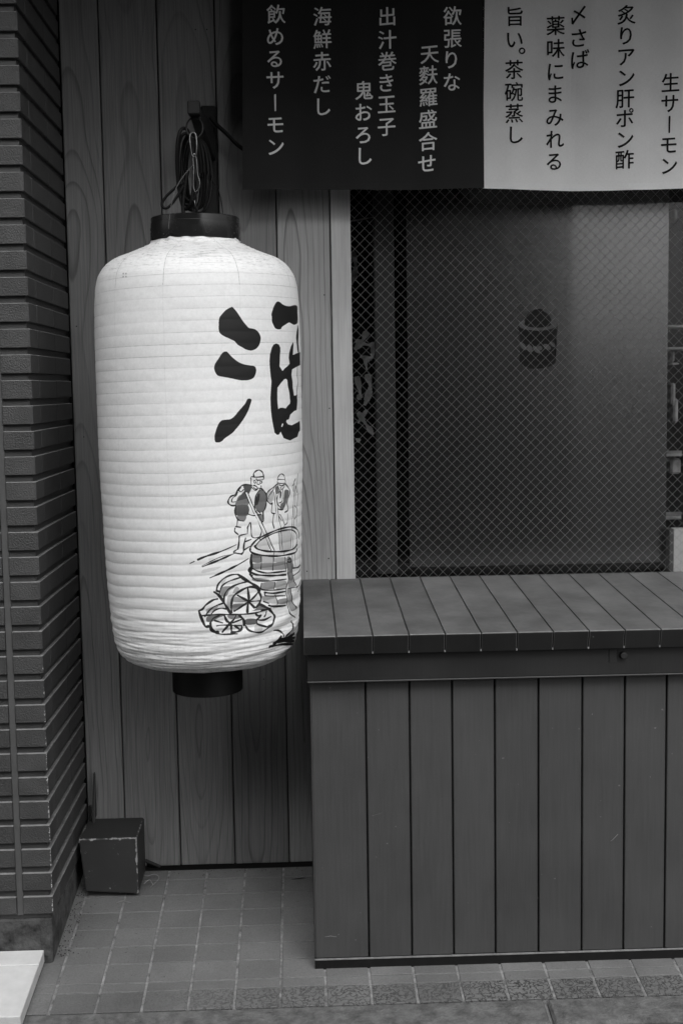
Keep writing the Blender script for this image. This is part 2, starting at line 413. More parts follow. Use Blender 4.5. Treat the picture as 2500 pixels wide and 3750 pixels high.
# concrete kerb in long stones, then the street
kerb = slab('kerb', -3.2, 4.2, 2.625, 2.70, -.012, .3, M_grout); tag(kerb, kind='structure')
M_kerb = mat('worn_concrete_kerb', .10, .9, .2, var=.5, vscale=30, bump=2, bscale=160)
for a, b in ((-2.6, -1.68), (-1.672, -.652), (-.644, .5245), (.532, 1.72), (1.728, 2.7)):
    slab('kerb_stone', a, b, 2.608, 2.7015, .0005, .12, M_kerb, kerb, .006)
road = slab('road', -60, 60, -60, 2.604, 0, .0, M_asphalt)
bpy.data.objects.remove(road)
bm = bmesh.new(); zr = gz(2.604)-.10
for p in ((-60, -60, zr-.02), (60, -60, zr-.02), (60, 2.62, zr), (-60, 2.62, zr)): bm.verts.new(p)
bm.faces.new(bm.verts[:]); road = link('road', mesh_of(bm, 'road', M_asphalt)); tag(road, kind='structure')
bm = bmesh.new()
for p in ((-60, 2.63, -.42), (60, 2.63, -.42), (60, 80, -.42), (-60, 80, -.42)): bm.verts.new(p)
bm.faces.new(bm.verts[:]); tag(link('ground', mesh_of(bm, 'ground', M_asphalt)), kind='structure')

# ------------------------------------------------------------ wooden wall
wall = thing('wooden_wall', 'vertical cedar board wall behind the hanging paper lantern', 'wall', (-.23, 3.4, 0))
WT, WB = 2.65, -.0145
edges = [-.607, -.505, -.354, -.2035, -.0525, .0905]
for i in range(5):
    a, b = edges[i], edges[i+1]
    g_ = .0016
    bm = box_bm(b-a-2*g_, .018, WT-WB, .0022, 1)
    o = link('board', mesh_of(bm, 'board', M_wood_lit if i == 4 else M_wood), wall, ((a+b)/2, 3.409+(-1)**i*.0006, (WT+WB)/2))
box('backing', -.63, .089, 3.4185, 3.45, .01, 2.64, M_interior, wall, 0)
# little nail heads
for (px, py) in ((716, 108), (758, 108), (1187, 1080), (1206, 1495), (1203, 2045), (1124, 2092), (966, 2487), (281, 1195), (308, 1600)):
    p = onY(px, py, 3.3985)
    bm = bmesh.new(); bmesh.ops.create_circle(bm, cap_ends=True, radius=.0018, segments=8, matrix=Matrix.Rotation(math.pi/2, 4, 'X'))
    link('nail', mesh_of(bm, 'nail', M_matteblack), wall, p)

# ------------------------------------------------------------ window with wired glass
win = thing('wired_glass_window', 'large diamond-wired glass window with pale wooden jamb above the grey counter', 'window', (.6, 3.4, .78))
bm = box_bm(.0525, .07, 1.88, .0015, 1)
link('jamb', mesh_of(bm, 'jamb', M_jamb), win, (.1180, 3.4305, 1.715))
box('sill', .0915, 2.4, 3.40, 3.47, .70, .775, M_post, win)
box('head_rail', .146, 2.4, 3.40, 3.47, 2.45, 2.65, M_post, win)
gx0, gx1, gz0, gz1 = .1447, 1.9, .7765, 2.448
box('glass_pane', gx0, gx1, 3.430, 3.436, gz0, gz1, M_glass, win, 0)
bm = bmesh.new(); s = .0271; rw = .00040; yw = 3.4265
def clip(c, sgn):
    # line z = gz0 + sgn*(x-c); clip to rectangle
    pts = []
    for x in (gx0, gx1):
        z = gz0 + sgn*(x-c)
        if gz0 <= z <= gz1: pts.append((x, z))
    for z in (gz0, gz1):
        x = c + sgn*(z-gz0)
        if gx0 < x < gx1: pts.append((x, z))
    return pts
Hh = gz1-gz0; c = gx0-Hh
while c < gx1+Hh:
    for sgn, off in ((1, 0), (-1, .006)):
        p = clip(c+off, sgn)
        if len(p) >= 2:
            a = Vector((p[0][0], yw + (0 if sgn > 0 else .0012), p[0][1])); b = Vector((p[1][0], yw + (0 if sgn > 0 else .0012), p[1][1]))
            if (a-b).length > .01: tube_bm(bm, [a, b], rw, 4)
    c += s
o = link('wire_mesh', mesh_of(bm, 'wire_mesh', M_wire), win, (0, 0, 0)); o['kind'] = 'stuff'

# room behind the glass
room = thing('shop_interior', 'dark unlit shop room behind the wired glass window', 'room', (1, 4.2, 0))
box('back_wall', .10, 2.6, 4.6, 4.7, 0, 2.75, M_interior, room, 0)
box('side_wall', .06, .10, 3.47, 4.6, 0, 2.75, M_interior, room, 0)
box('side_wall', 2.6, 2.64, 3.47, 4.6, 0, 2.75, M_interior, room, 0)
box('ceiling', .06, 2.64, 3.46, 4.7, 2.75, 2.8, M_interior, room, 0)
box('floor', .10, 2.6, 3.47, 4.6, -.02, 0, M_interior, room, 0)
post = box('interior_post', .212, .2667, 3.49, 3.53, .78, 2.74, M_post); tag(post, 'narrow grey upright post behind the glass beside the jamb', 'post')
post2 = box('interior_post', 1.080, 1.15, 3.49, 3.53, .78, 2.74, M_post); tag(post2, 'grey upright post behind the glass at the right edge of the window', 'post')
blind = thing('window_panel', 'large plain grey panel behind the wired glass with a dark barrel emblem', 'panel', (.665, 3.5, .8))
box('sheet', .3015, 1.027, 3.498, 3.502, .796, 2.74, M_panel, blind, 0)
rail = box('sash_rail', .146, 1.04, 3.54, 3.58, .76, .80, M_interior); tag(rail, 'low black rail behind the grey panel at the foot of the window', 'rail')
# emblem: barrel with rope and a ball of twigs, flat print on the sheet
def flat_poly(name, pix, conv, Y, m_, parent, dy=0):
    P = [onY(*conv(*p), Y) for p in pix]
    bm = bmesh.new(); vs = [bm.verts.new((p.x, Y-dy, p.z)) for p in P]
    f = bm.faces.new(vs); bmesh.ops.triangulate(bm, faces=[f]); bmesh.ops.recalc_face_normals(bm, faces=bm.faces[:])
    return link(name, mesh_of(bm, name, m_), parent, (0, 0, 0))
cE = lambda x, y: (1820+x/5.227, 1080+y/5.227)
emb = flat_poly('emblem_barrel', [(400, 570), (430, 640), (560, 680), (780, 690), (960, 660), (1090, 600), (1140, 560), (1150, 650), (1130, 760), (1105, 850), (1110, 950), (1085, 1060), (1095, 1200), (1110, 1270), (1080, 1330), (1000, 1370), (880, 1400), (700, 1410), (560, 1385), (460, 1340), (420, 1280), (415, 1150), (440, 1000), (425, 850), (405, 720)], cE, 3.5, M_sticker, blind, .0026)
rim = []
for k in range(40): a = 2*math.pi*k/40; rim.append((770+365*math.cos(a), 570+115*math.sin(a)))
flat_poly('emblem_rim', rim, cE, 3.5, M_sticker_grey, blind, .0030)
ball = []
for k in range(60):
    a = math.pi*k/59*1.0; r = 255 + random.uniform(-14, 14)
    ball.append((770+r*math.cos(a)*.98, 560-r*1.12*math.sin(a)))
for k in range(20): a = math.pi*k/19; ball.append((770-250*math.cos(a), 565+62*math.sin(a)))
flat_poly('emblem_ball', ball, cE, 3.5, M_sticker, blind, .0034)
for (x0, y0, x1, y1, w) in ((440, 920, 530, 1040, 44), (590, 970, 640, 1080, 50), (690, 1000, 800, 1100, 44), (780, 990, 840, 1040, 40), (890, 960, 1000, 1030, 46), (1010, 910, 1090, 985, 36)):
    dx, dy_ = x1-x0, y1-y0; L = math.hypot(dx, dy_); nx, ny = -dy_/L*w, dx/L*w; P = []
    for k in range(16):
        a = 2*math.pi*k/16; P.append(((x0+x1)/2 + dx*.62*math.cos(a) + nx*math.sin(a), (y0+y1)/2 + dy_*.62*math.cos(a) + ny*math.sin(a)))
    flat_poly('emblem_rope', P, cE, 3.5, M_sticker_grey, blind, .0030)
# added dark sheet, street reflections painted as pale strokes left of the post
M_reflection = mat('pale_brush_marks', .5, .9, .1, var=.3, vscale=60)
reflection_sheet = thing('hanging_poster', 'narrow black poster with faint pale brush strokes behind the left end of the glass', 'poster', (.18, 3.75, 1.5))
box('sheet', .12, .205, 3.748, 3.752, .95, 2.1, M_interior, reflection_sheet, 0)
cP = lambda x, y: (1220+x*.8163, 660+y*.8163)
bmk = bmesh.new()
for pts, w in (([(85, 320), (100, 390), (80, 470)], 15), ([(150, 680), (130, 720), (95, 760)], 16), ([(100, 720), (160, 740), (190, 730)], 12), ([(180, 740), (170, 800), (120, 790)], 13), ([(140, 790), (150, 850)], 9), ([(150, 870), (165, 930), (140, 1010)], 16), ([(105, 880), (120, 960), (105, 980)], 14), ([(110, 1040), (150, 1100), (180, 1140)], 13), ([(150, 1030), (110, 1090)], 10), ([(120, 1170), (100, 1160)], 10), ([(75, 185), (190, 165)], 4)):
    pts = smooth_path([(a, b, 0) for a, b in pts], 6)
    for i in range(len(pts)-1):
        p, q = pts[i], pts[i+1]; d = (q-p); n_ = Vector((-d.y, d.x, 0)).normalized()*w*(.7+.3*math.sin(i))
        vs = []
        for c_ in (p+n_, q+n_, q-n_, p-n_):
            w_ = onY(*cP(c_.x, c_.y), 3.75); vs.append(bmk.verts.new((w_.x, 3.746-.0001*(i % 3), w_.z)))
        bmk.faces.new(vs)
bmesh.ops.recalc_face_normals(bmk, faces=bmk.faces[:]); link('brush_marks', mesh_of(bmk, 'brush_marks', M_reflection), reflection_sheet, (0, 0, 0))['kind'] = 'stuff'
# added board, bars and blocks painting street reflections in the right slot
cR = lambda x, y: (2150+x*.6377, 700+y*.6377)
slot_reflection = thing('shelf_unit', 'dark shelf with blurred pale objects in the slot at the right of the window', 'shelf', (1.1, 3.8, 1))
box('back_board', 1.06, 1.40, 3.84, 3.86, .5, 2.6, M_interior, slot_reflection, 0)
M_pale = mat('pale_item', .45, .7, .3, var=.4, vscale=25)
for (ya, yb) in ((775, 790), (900, 915), (1495, 1515), (1850, 1870)):
    za = onY(*cR(480, yb), 3.8).z; zb = onY(*cR(480, ya), 3.8).z
    box('shelf_board', 1.055, 1.38, 3.72, 3.84, za, zb, M_pale, slot_reflection)
ITEMS = ['upright pale item standing on the second shelf from the top in the window slot', 'flat wide pale item lying just below the upright one in the window slot',
         'tall pale item at mid height on the left of the window slot', 'tall grey item low on the right of the mid height one in the window slot',
         'wide pale block on the lower shelf in the window slot', 'faint small item near the top of the window slot']
for (xa, xb, ya, yb) in ((455, 480, 915, 985), (455, 505, 985, 1000), (458, 485, 1100, 1230), (470, 500, 1190, 1330), (455, 515, 1530, 1620), (465, 495, 110, 175)):
    p = onY(*cR(xa, yb), 3.8); q = onY(*cR(xb, ya), 3.8)
    o = box('storage_jar', p.x, q.x, 3.76, 3.82, p.z, q.z, M_pale, None, .006)
    tag(o, ITEMS.pop(0), 'shelf item', 'pale items on the shelf behind the glass')
p = onY(2444, 2120, 3.46); q = onY(2620, 1932, 3.46)
cab = thing('white_cabinet', 'white box cabinet behind the glass at the right edge', 'cabinet', ((p.x+q.x)/2, 3.5, p.z))
M_white = mat('white_laminate', .8, .5, .4, var=.05)
M_grain = mat('speckled_edge', .13, .8, .3, var=.5, vscale=300)
box('edge_strip', p.x, p.x+.0125, 3.45, 3.486, p.z, q.z, M_grain, cab)
box('cabinet_body', p.x+.013, q.x, 3.455, 3.486, p.z, q.z, M_white, cab)

# ------------------------------------------------------------ brick pillar
pil = thing('brick_pillar', 'dark grey painted brick pillar at the left with chipped corner', 'pillar', (-.75, 3.1, 0))
box('core', -1.60, -.6165, 2.9085, 3.60, .058, 2.655, M_brick, pil, 0)
def brick_mesh(sx, sy, sz, rough=True):
    bm = box_bm(sx, sy, sz, .0012, 1)
    bm.normal_update()
    me = bpy.data.meshes.new('brick')
    for f in bm.faces: f.material_index = 1 if (rough and f.normal.y < -.9) else (2 if f.normal.z > .5 else 0)
    bm.to_mesh(me); bm.free(); me.materials.append(M_brick); me.materials.append(M_brick_rough); me.materials.append(M_dust); return me
PITCH_B, TH = .05808, .0425
m_corner = brick_mesh(.0693, .085, TH); m_front = brick_mesh(.145, .02, TH); m_side = brick_mesh(.02, .204, TH, False)
for k in range(-2, 42):
    zt = .2286 + PITCH_B*k; zc = zt-TH/2
    j = lambda s_=.0005: random.uniform(-s_, s_)
    link('brick', m_corner, pil, (-.608-.0693/2+j(.0003), 2.9+.0425+j(.0003), zc))
    for q in range(3): link('brick', m_front, pil, (-.6933-.0725-q*.161+j(), 2.91+j(.0003), zc+j(.0003)))
    for q in range(2): link('brick', m_side, pil, (-.618+j(.0004), 2.9875+.102+q*.2065, zc+j(.0004)))
for q in range(3):
    box('joint', -.6933+.0005-q*.161, -.6777-q*.161, 2.9035, 2.912, .066, 2.62, M_joint, pil, .001)
box('footing', -1.55, -.6145, 2.906, 3.42, -.12, .0575, M_concrete, pil, .006)
# white slab step in front of it
step = thing('stone_step', 'low white stone slab step in front of the brick pillar', 'step', (-.9, 2.78, -.05))
for a, b in ((2.641, 2.840), (2.8425, 2.904)):
    slab('stone_slab', -1.5, -.6337, a, b, .035, -.005, M_marble, step, .0015)
slab('step_base', -1.49, -.637, 2.645, 2.90, .0045, .05, M_concrete, step)

# ------------------------------------------------------------ painted block and metal strip
blk = box('concrete_block', -.5975, -.4465, 3.202, 3.360, -.012, .141, M_block, None, .004, 2)
tag(blk, 'dark painted concrete block with chipped pale edges at the foot of the wall', 'block')
bm = blk.data
me = blk.data
for v in me.vertices:   # broken lower left corner
    d = (v.co.x+.0755)*1.0 + (v.co.z+.0765)*1.0
    if d < .03 and v.co.y < 0: v.co.x += .012; v.co.z += .010
strip = thing('metal_strip', 'thin dark metal channel standing on the painted block against the wall', 'strip', (-.575, 3.33, .14))
hexa('web', [(-.5825, 3.326, .1415), (-.5795, 3.326, .1415), (-.5795, 3.385, .1415), (-.5825, 3.385, .1415), (-.5825, 3.372, .262), (-.5800, 3.372, .262), (-.5800, 3.388, .262), (-.5825, 3.388, .262)], M_matteblack, strip)
hexa('flange', [(-.5793, 3.325, .1415), (-.5735, 3.325, .1415), (-.5735, 3.328, .1415), (-.5793, 3.328, .1415), (-.5793, 3.371, .262), (-.5765, 3.371, .262), (-.5765, 3.374, .262), (-.5793, 3.374, .262)], M_trim, strip)
box('clip', -.5925, -.5860, 3.335, 3.345, .1415, .185, M_matteblack, strip, .001)
# scraps by the block
lf = hexa('plastic_scrap', [(-.443, 3.33, .025), (-.405, 3.34, .003), (-.412, 3.355, -.004), (-.443, 3.36, -.002), (-.443, 3.333, .034), (-.402, 3.343, .010), (-.41, 3.357, .004), (-.443, 3.362, .01)], M_matteblack, None, .001)
tag(lf, 'crumpled black plastic scrap beside the painted block', 'litter')
dry = mat('dry_stalk', .20, .8, .2)
for i, P in enumerate(([(-.440, 3.27, .012), (-.432, 3.285, .004), (-.415, 3.30, .002), (-.402, 3.285, -.004), (-.420, 3.24, -.010)], [(-.438, 3.25, -.004), (-.425, 3.262, .002), (-.414, 3.248, -.006)], [(-.50, 3.165, -.019), (-.485, 3.172, -.017), (-.462, 3.165, -.019)])):
    o = tube('dry_stalk', smooth_path(P, 5), .0011, dry, None, 5, False, .0006)
    tag(o, ('bent pale dry stalk lying right of the painted block', 'short curled dry stalk under the bent one beside the block', 'dry stalk lying on the tiles in front of the block')[i], 'litter')
bm = bmesh.new()
for k in range(9):
    a = k/8; bm.verts.new((-.014*(1-2*a), 0, 0)) if False else None
P = [(-.020, 0, .001), (-.008, -.005, .005), (.010, -.003, .006), (.022, .003, .002), (.008, .006, .003), (-.010, .005, .001)]
f = bm.faces.new([bm.verts.new(p) for p in P]); r_ = bmesh.ops.extrude_face_region(bm, geom=[f])
for v in r_['geom']:
    if isinstance(v, bmesh.types.BMVert): v.co.z += .001
o = link('dead_leaf', mesh_of(bm, 'dead_leaf', dry), None, (-.028, 3.275, gz(3.275)+.001)); tag(o, 'small pale dead leaf on the tiles left of the counter', 'leaf')
# grime swept against the pillar foot
rr = random.Random(5); bm = bmesh.new()
for k in range(260):
    y_ = rr.uniform(2.93, 3.40); x_ = -.612+abs(rr.gauss(0, .022)); s_ = rr.uniform(.0005, .0018)
    bmesh.ops.create_icosphere(bm, subdivisions=0, radius=s_, matrix=Matrix.Translation((x_, y_, gz(y_)+s_*.4)) @ Matrix.Diagonal((1, 1.6, .6, 1)))
for k in range(60):
    x_ = rr.uniform(-.45, -.01); y_ = 3.342-abs(rr.gauss(0, .02)); s_ = rr.uniform(.0004, .0012)
    bmesh.ops.create_icosphere(bm, subdivisions=0, radius=s_, matrix=Matrix.Translation((x_, y_, gz(y_)+s_*.4)))
o = link('swept_dirt', mesh_of(bm, 'swept_dirt', M_dirt)); o['kind'] = 'stuff'; tag(o, 'loose dark dirt in the corner between pillar and tiles', 'dirt')

# ------------------------------------------------------------ counter cabinet
ctr = thing('counter_cabinet', 'grey painted plank cabinet with a slatted sloping lid under the window', 'counter', (.9, 3.1, gz(2.9)))
BX0, BX1 = .0122, 1.95
Yb = 2.850
zb_body, zt_body = -.0375, .6267
box('carcass', BX0+.004, BX1, Yb+.012, 3.395, -.03, .70, M_trim, ctr, 0)
gr = [BX0] + [q*.9913 for q in (.1407, .2433, .3433, .4435, .5465, .6501, .751, .8501)]
while gr[-1] < BX1: gr.append(gr[-1]+.1004)
for i in range(len(gr)-1):
    a, b = gr[i], gr[i+1]; hw = .0021
    bm = box_bm(b-a-2*hw, .016, .70-zb_body, .0016, 1)
    link('plank', mesh_of(bm, 'plank', M_plank), ctr, ((a+b)/2, Yb+.008+random.uniform(-.0004, .0004), (zb_body+.70)/2))
box('side_panel', BX0-.0005, BX0+.0035, Yb+.002, 3.393, -.036, .63, M_plank, ctr, .0008)
box('side_panel', BX1-.003, BX1+.003, Yb+.002, 3.393, -.045, .62, M_plank, ctr, .0008)
# plinth
hexa('plinth', [(BX0-.001, 2.8475, gz(2.8475)-.01), (BX1, 2.8475, gz(2.8475)-.01), (BX1, 3.39, gz(3.39)-.01), (BX0-.001, 3.39, gz(3.39)-.01),
                (BX0-.001, 2.8475, -.0395), (BX1, 2.8475, -.0395), (BX1, 3.39, .004), (BX0-.001, 3.39, .004)], M_matteblack, ctr)
box('bottom_edge', BX0-.001, BX1, 2.8455, 2.851, -.0412, -.0380, M_worn, ctr, .0006)
# trim board below the lid
TX0 = .0060
box('apron', TX0, BX1+.006, 2.825, 2.8495, .6347, .716, M_trim, ctr, .0015)
box('apron_end', TX0, TX0+.012, 2.8505, 3.39, .6347, .716, M_trim, ctr, .001)
box('apron_lip', TX0-.0006, BX1+.007, 2.823, 2.849, .6315, .6349, M_plank, ctr, .0008)
# lid slats
LX = [-.002]
lx = .0732
while lx < BX1+.02: LX.append(lx); lx += .0821
yf, yk = 2.795, 3.399; zf, zk = .7454, .7835
for i in range(len(LX)-1):
    a, b = LX[i]+.0015, LX[i+1]-.0015
    bm = bmesh.new(); prof = [(yk, zk-.03), (yk, zk)]
    n = 5; rr_ = .003
    sl = (zk-zf)/(yk-yf)
    prof.append((yf+rr_*1.6, zf+sl*rr_*1.6-.0002))
    for t in range(n): 
        an = math.pi/2 + (math.pi/2)*(t+1)/n; prof.append((yf+rr_+rr_*math.cos(an), zf-rr_+rr_*math.sin(an)))
    prof += [(yf+.011, zf-.0445), (yf+.026, zf-.0448)]
    A = [bm.verts.new((a-(a+b)/2, y-3.1, z-.75)) for y, z in prof]; B = [bm.verts.new((b-(a+b)/2, y-3.1, z-.75)) for y, z in prof]
    bm.faces.new(A); bm.faces.new(B[::-1])
    for k in range(len(prof)): bm.faces.new((A[k], B[k], B[(k+1) % len(prof)], A[(k+1) % len(prof)]))
    bmesh.ops.recalc_face_normals(bm, faces=bm.faces[:])
    el = [e for e in bm.edges if abs((e.verts[0].co.x)-(e.verts[1].co.x)) < 1e-6]
    bmesh.ops.bevel(bm, geom=el, offset=.0008, segments=1, affect='EDGES')
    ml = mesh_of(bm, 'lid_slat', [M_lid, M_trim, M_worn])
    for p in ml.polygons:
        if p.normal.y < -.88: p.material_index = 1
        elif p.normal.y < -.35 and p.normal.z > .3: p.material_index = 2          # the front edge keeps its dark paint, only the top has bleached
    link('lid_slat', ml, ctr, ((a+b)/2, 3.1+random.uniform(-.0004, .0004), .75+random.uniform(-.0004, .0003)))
    if i:   # small stop at the foot of each front groove
        box('groove_stop', LX[i]-.0013, LX[i]+.0013, yf+.0088, yf+.0135, zf-.0443, zf-.0400, M_worn, ctr, 0)
sub = hexa('lid_board', [(LX[0]+.002, yf+.015, zf-.040), (LX[-1]-.002, yf+.015, zf-.040), (LX[-1]-.002, yk-.001, zk-.028), (LX[0]+.002, yk-.001, zk-.028),
                   (LX[0]+.002, yf+.004, zf-.0035), (LX[-1]-.002, yf+.004, zf-.0035), (LX[-1]-.002, yk-.001, zk-.0035), (LX[0]+.002, yk-.001, zk-.0035)], M_trim, ctr)
for P in (((1362, 2988), (1395, 2978), (1424, 2960)), ((2232, 3082), (2243, 3074), (2261, 3055)), ((1188, 3432), (1210, 3428), (1232, 3431))):
    tube('scratch', [tuple(onY(*q, Yb)+Vector((0, .0002, 0))) for q in P], .0009, M_worn, ctr, 5, False, .0004)
# latch: small round knob on a plate
box('latch_plate', .700, .720, 2.8240, 2.8249, .664, .697, M_trim, ctr, .001)
bm = bmesh.new(); bmesh.ops.create_cone(bm, cap_ends=True, segments=20, radius1=.0085, radius2=.0075, depth=.012, matrix=Matrix.Rotation(math.pi/2, 4, 'X'))
bmesh.ops.bevel(bm, geom=[e for e in bm.edges if abs(e.verts[0].co.y-e.verts[1].co.y) < 1e-5], offset=.001, segments=1, affect='EDGES')
link('latch_knob', mesh_of(bm, 'latch_knob', M_trim), ctr, (.7325, 2.8185, .6812))

# ------------------------------------------------------------ shop curtains (noren) with their lettering
YN = 3.30
def cloth_y(x, z, seed):
    d = max(0., 1.78-z+.55)
    return YN + .0055*math.sin(x*9+seed)*1.0 + .0034*math.sin(x*23+z*3+seed*2) + .0022*math.sin(z*11+x*4+seed) + .0012*math.sin(x*61+seed)
def curtain(name, label, x0, x1, zb, m_, seed, sag):
    t = thing(name, label, 'curtain', ((x0(1.78)+x1(1.78))/2, YN, 2.6))
    bm = bmesh.new(); nx, nz = 70, 70; zt = 2.60
    V = []
    for j in range(nz+1):
        row = []
        for i in range(nx+1):
            u = i/nx; w = j/nz
            zlo = zb + sag(u); z = zlo + (zt-zlo)*w
            x = x0(z) + (x1(z)-x0(z))*u
            row.append(bm.verts.new((x, cloth_y(x, z, seed), z)))
        V.append(row)
    for j in range(nz):
        for i in range(nx): bm.faces.new((V[j][i], V[j][i+1], V[j+1][i+1], V[j+1][i]))
    r_ = bmesh.ops.extrude_face_region(bm, geom=bm.faces[:])
    for v in r_['geom']:
        if isinstance(v, bmesh.types.BMVert): v.co.y += .0007
    bmesh.ops.recalc_face_normals(bm, faces=bm.faces[:])
    link('cloth', mesh_of(bm, 'cloth', m_, False), t, (0, 0, 0))
    # hem: a folded double layer along the bottom and the sides
    def strip_(fa, fb, n, nm):
        bm = bmesh.new(); A = []; B = []
        for i in range(n+1):
            a = fa(i/n); b = fb(i/n)
            A.append(bm.verts.new((a[0], cloth_y(a[0], a[1], seed)-.0022, a[1]))); B.append(bm.verts.new((b[0], cloth_y(b[0], b[1], seed)-.0014, b[1])))
        for i in range(n): bm.faces.new((A[i], A[i+1], B[i+1], B[i]))
        r2 = bmesh.ops.extrude_face_region(bm, geom=bm.faces[:])
        for v in r2['geom']:
            if isinstance(v, bmesh.types.BMVert): v.co.y += .0009
        bmesh.ops.recalc_face_normals(bm, faces=bm.faces[:])
        link(nm, mesh_of(bm, nm, m_), t, (0, 0, 0))
    strip_(lambda u: (x0(zb)+(x1(zb)-x0(zb))*u, zb+sag(u)-.0004), lambda u: (x0(zb)+(x1(zb)-x0(zb))*u, zb+sag(u)+.017), 60, 'hem')
    return t
cd = curtain('shop_curtain', 'black cloth shop curtain with pale vertical Japanese menu lettering', lambda z: -.1348+(z-1.815)*.022, lambda z: .4857, 1.8130, M_cloth_dark, 1.0, lambda u: -.004*u + .002*math.sin(u*7))
cw = curtain('shop_curtain', 'white cloth shop curtain with dark vertical Japanese menu lettering', lambda z: .4888+(z-1.815)*.012-.004, lambda z: 1.32, 1.8120, M_cloth_white, 2.3, lambda u: -.010*math.sin(min(1, u*1.25)*math.pi)-.001)

_txt = {}
def glyph(ch):
    if ch in _txt: return _txt[ch]
    cu = bpy.data.curves.new('glyph', 'FONT'); cu.body = ch; cu.size = 1; cu.resolution_u = 3; cu.offset = 0
    ob = bpy.data.objects.new('glyph', cu); COL.objects.link(ob)
    dg = bpy.context.evaluated_depsgraph_get(); me = bpy.data.meshes.new_from_object(ob.evaluated_get(dg))
    vs = [tuple(v.co) for v in me.vertices]; fs = [tuple(p.vertices) for p in me.polygons]
    bpy.data.objects.remove(ob); _txt[ch] = (vs, fs); return _txt[ch]
def stroke_poly(P): return ([(x, y, 0) for x, y in P], [tuple(range(len(P)))])
def lettering(t, chars, m_, seed, size=.0498, shear=.055):
    """one column of characters printed on the cloth; chars = [(char, px, py)] centre of each"""
    bm = bmesh.new()
    for item in chars:
        ch, px, py = item[:3]; s = size*(item[3] if len(item) > 3 else 1)
        c = onY(px, py, YN)
        if ch == '|':      # long-vowel bar written vertically, slightly tapered
            P = [(-.028, .40), (.040, .43), (.045, .36), (.030, -.44), (-.030, -.46), (-.036, .30)]; vs, fs = stroke_poly(P)
        elif ch == 'o':    # full stop ring
            vs = []; fs = []; n = 20
            for k in range(n):
                a = 2*math.pi*k/n; vs += [(.165*math.cos(a), .155*math.sin(a), 0), (.105*math.cos(a), .098*math.sin(a), 0)]
            for k in range(n): fs.append((2*k, (2*k+2) % (2*n), (2*k+3) % (2*n), 2*k+1))
        else:
            v0, fs = glyph(ch)
            vs = [(x-.5, y-.38, 0) for x, y, _ in v0]
        for ox, oy, lift in ((-.010, .009, 0), (0, 0, .0001), (.010, -.009, .0002)):      # overprinted a hair apart: the weight of a broad brush
            B = []
            for x, y, _ in vs:
                yy = y + shear*x + oy; X = c.x + (x+ox)*s*.99; Z = c.z + yy*s*1.0
                B.append(bm.verts.new((X, cloth_y(X, Z, seed)-.0012-lift, Z)))
            for f in fs:
                try: bm.faces.new([B[i] for i in f])
                except ValueError: pass
    bmesh.ops.recalc_face_normals(bm, faces=bm.faces[:])
    return link('lettering', mesh_of(bm, 'lettering', m_), t, (0, 0, 0))
cA = lambda L: [(c, 850+x/1.6505, y/1.6505) + tuple(r) for c, x, y, *r in L]
cB = lambda L: [(c, 1700+x/1.96, y/1.96) + tuple(r) for c, x, y, *r in L]
for L in ([('飲', 265, 82), ('め', 260, 218), ('る', 258, 352), ('サ', 260, 483), ('|', 260, 618, .95), ('モ', 260, 752), ('ン', 262, 885)],
          [('海', 545, 97), ('鮮', 545, 235), ('赤', 543, 370), ('だ', 542, 508), ('し', 545, 643)],
          [('出', 937, 97), ('汁', 937, 237), ('巻', 937, 368), ('き', 930, 500), ('玉', 932, 630), ('子', 932, 765)],
          [('鬼', 795, 547), ('お', 790, 680), ('ろ', 792, 815), ('し', 795, 943)],
          [('欲', 1328, 100), ('張', 1328, 235), ('り', 1320, 365), ('な', 1322, 500)],
          [('天', 1190, 330), ('麩', 1183, 458), ('羅', 1182, 590), ('盛', 1180, 725), ('合', 1180, 858), ('せ', 1175, 990)]):
    lettering(cd, cA(L), M_ink_pale, 1.0)
for L in ([('旨', 360, 118), ('い', 357, 282), ('o', 413, 363), ('茶', 355, 498), ('碗', 355, 658), ('蒸', 357, 812), ('し', 362, 965)],
          [('〆', 815, 105), ('さ', 818, 272), ('ば', 825, 425)],
          [('薬', 655, 180), ('味', 655, 345), ('に', 655, 508), ('ま', 650, 670), ('み', 650, 835), ('れ', 650, 995), ('る', 645, 1155)],
          [('炙', 1155, 112), ('り', 1150, 262), ('ア', 1150, 412), ('ン', 1152, 562), ('肝', 1145, 710), ('ポ', 1145, 852), ('ン', 1145, 1003), ('酢', 1143, 1148)],
          [('生', 1472, 597), ('サ', 1468, 745), ('|', 1465, 893, .95), ('モ', 1460, 1040), ('ン', 1463, 1190)]):
    lettering(cw, cB(L), M_ink_dark, 2.3, .0508)
rod = tube('curtain_rod', [(-.35, YN, 2.61), (1.6, YN, 2.61)], .014, M_matteblack, None, 12); tag(rod, 'black rod carrying the shop curtains above the window', 'rod')

# ------------------------------------------------------------ eave, upper wall, opposite house
ev = thing('eave', 'dark flat canopy above the shop front', 'canopy', (.6, 3.0, 2.8))
box('soffit', -1.7, 3.0, 2.38, 3.62, 2.66, 2.72, M_soffit, ev, 0)
box('fascia', -1.7, 3.0, 2.34, 2.38, 2.62, 2.86, M_soffit, ev, .003)
up = thing('shop_building', 'plain rendered shop building above and right of the window', 'building', (.5, 3.7, 0))
box('upper_wall', -3.2, 6.0, 3.63, 3.9, 2.73, 7.0, M_facade, up, 0)
box('wall_panel', 2.42, 6.0, 3.42, 3.62, -.2, 2.79, M_facade, up, 0)
box('wall_panel', -3.2, -1.62, 2.95, 3.62, -.3, 2.79, M_facade, up, 0)
op = thing('opposite_building', 'rendered building across the street', 'building', (0, -4.5, 0))
box('facade', -12, 2.45, -5.2, -4.4, -.6, 6.5, M_darkfac, op, 0)
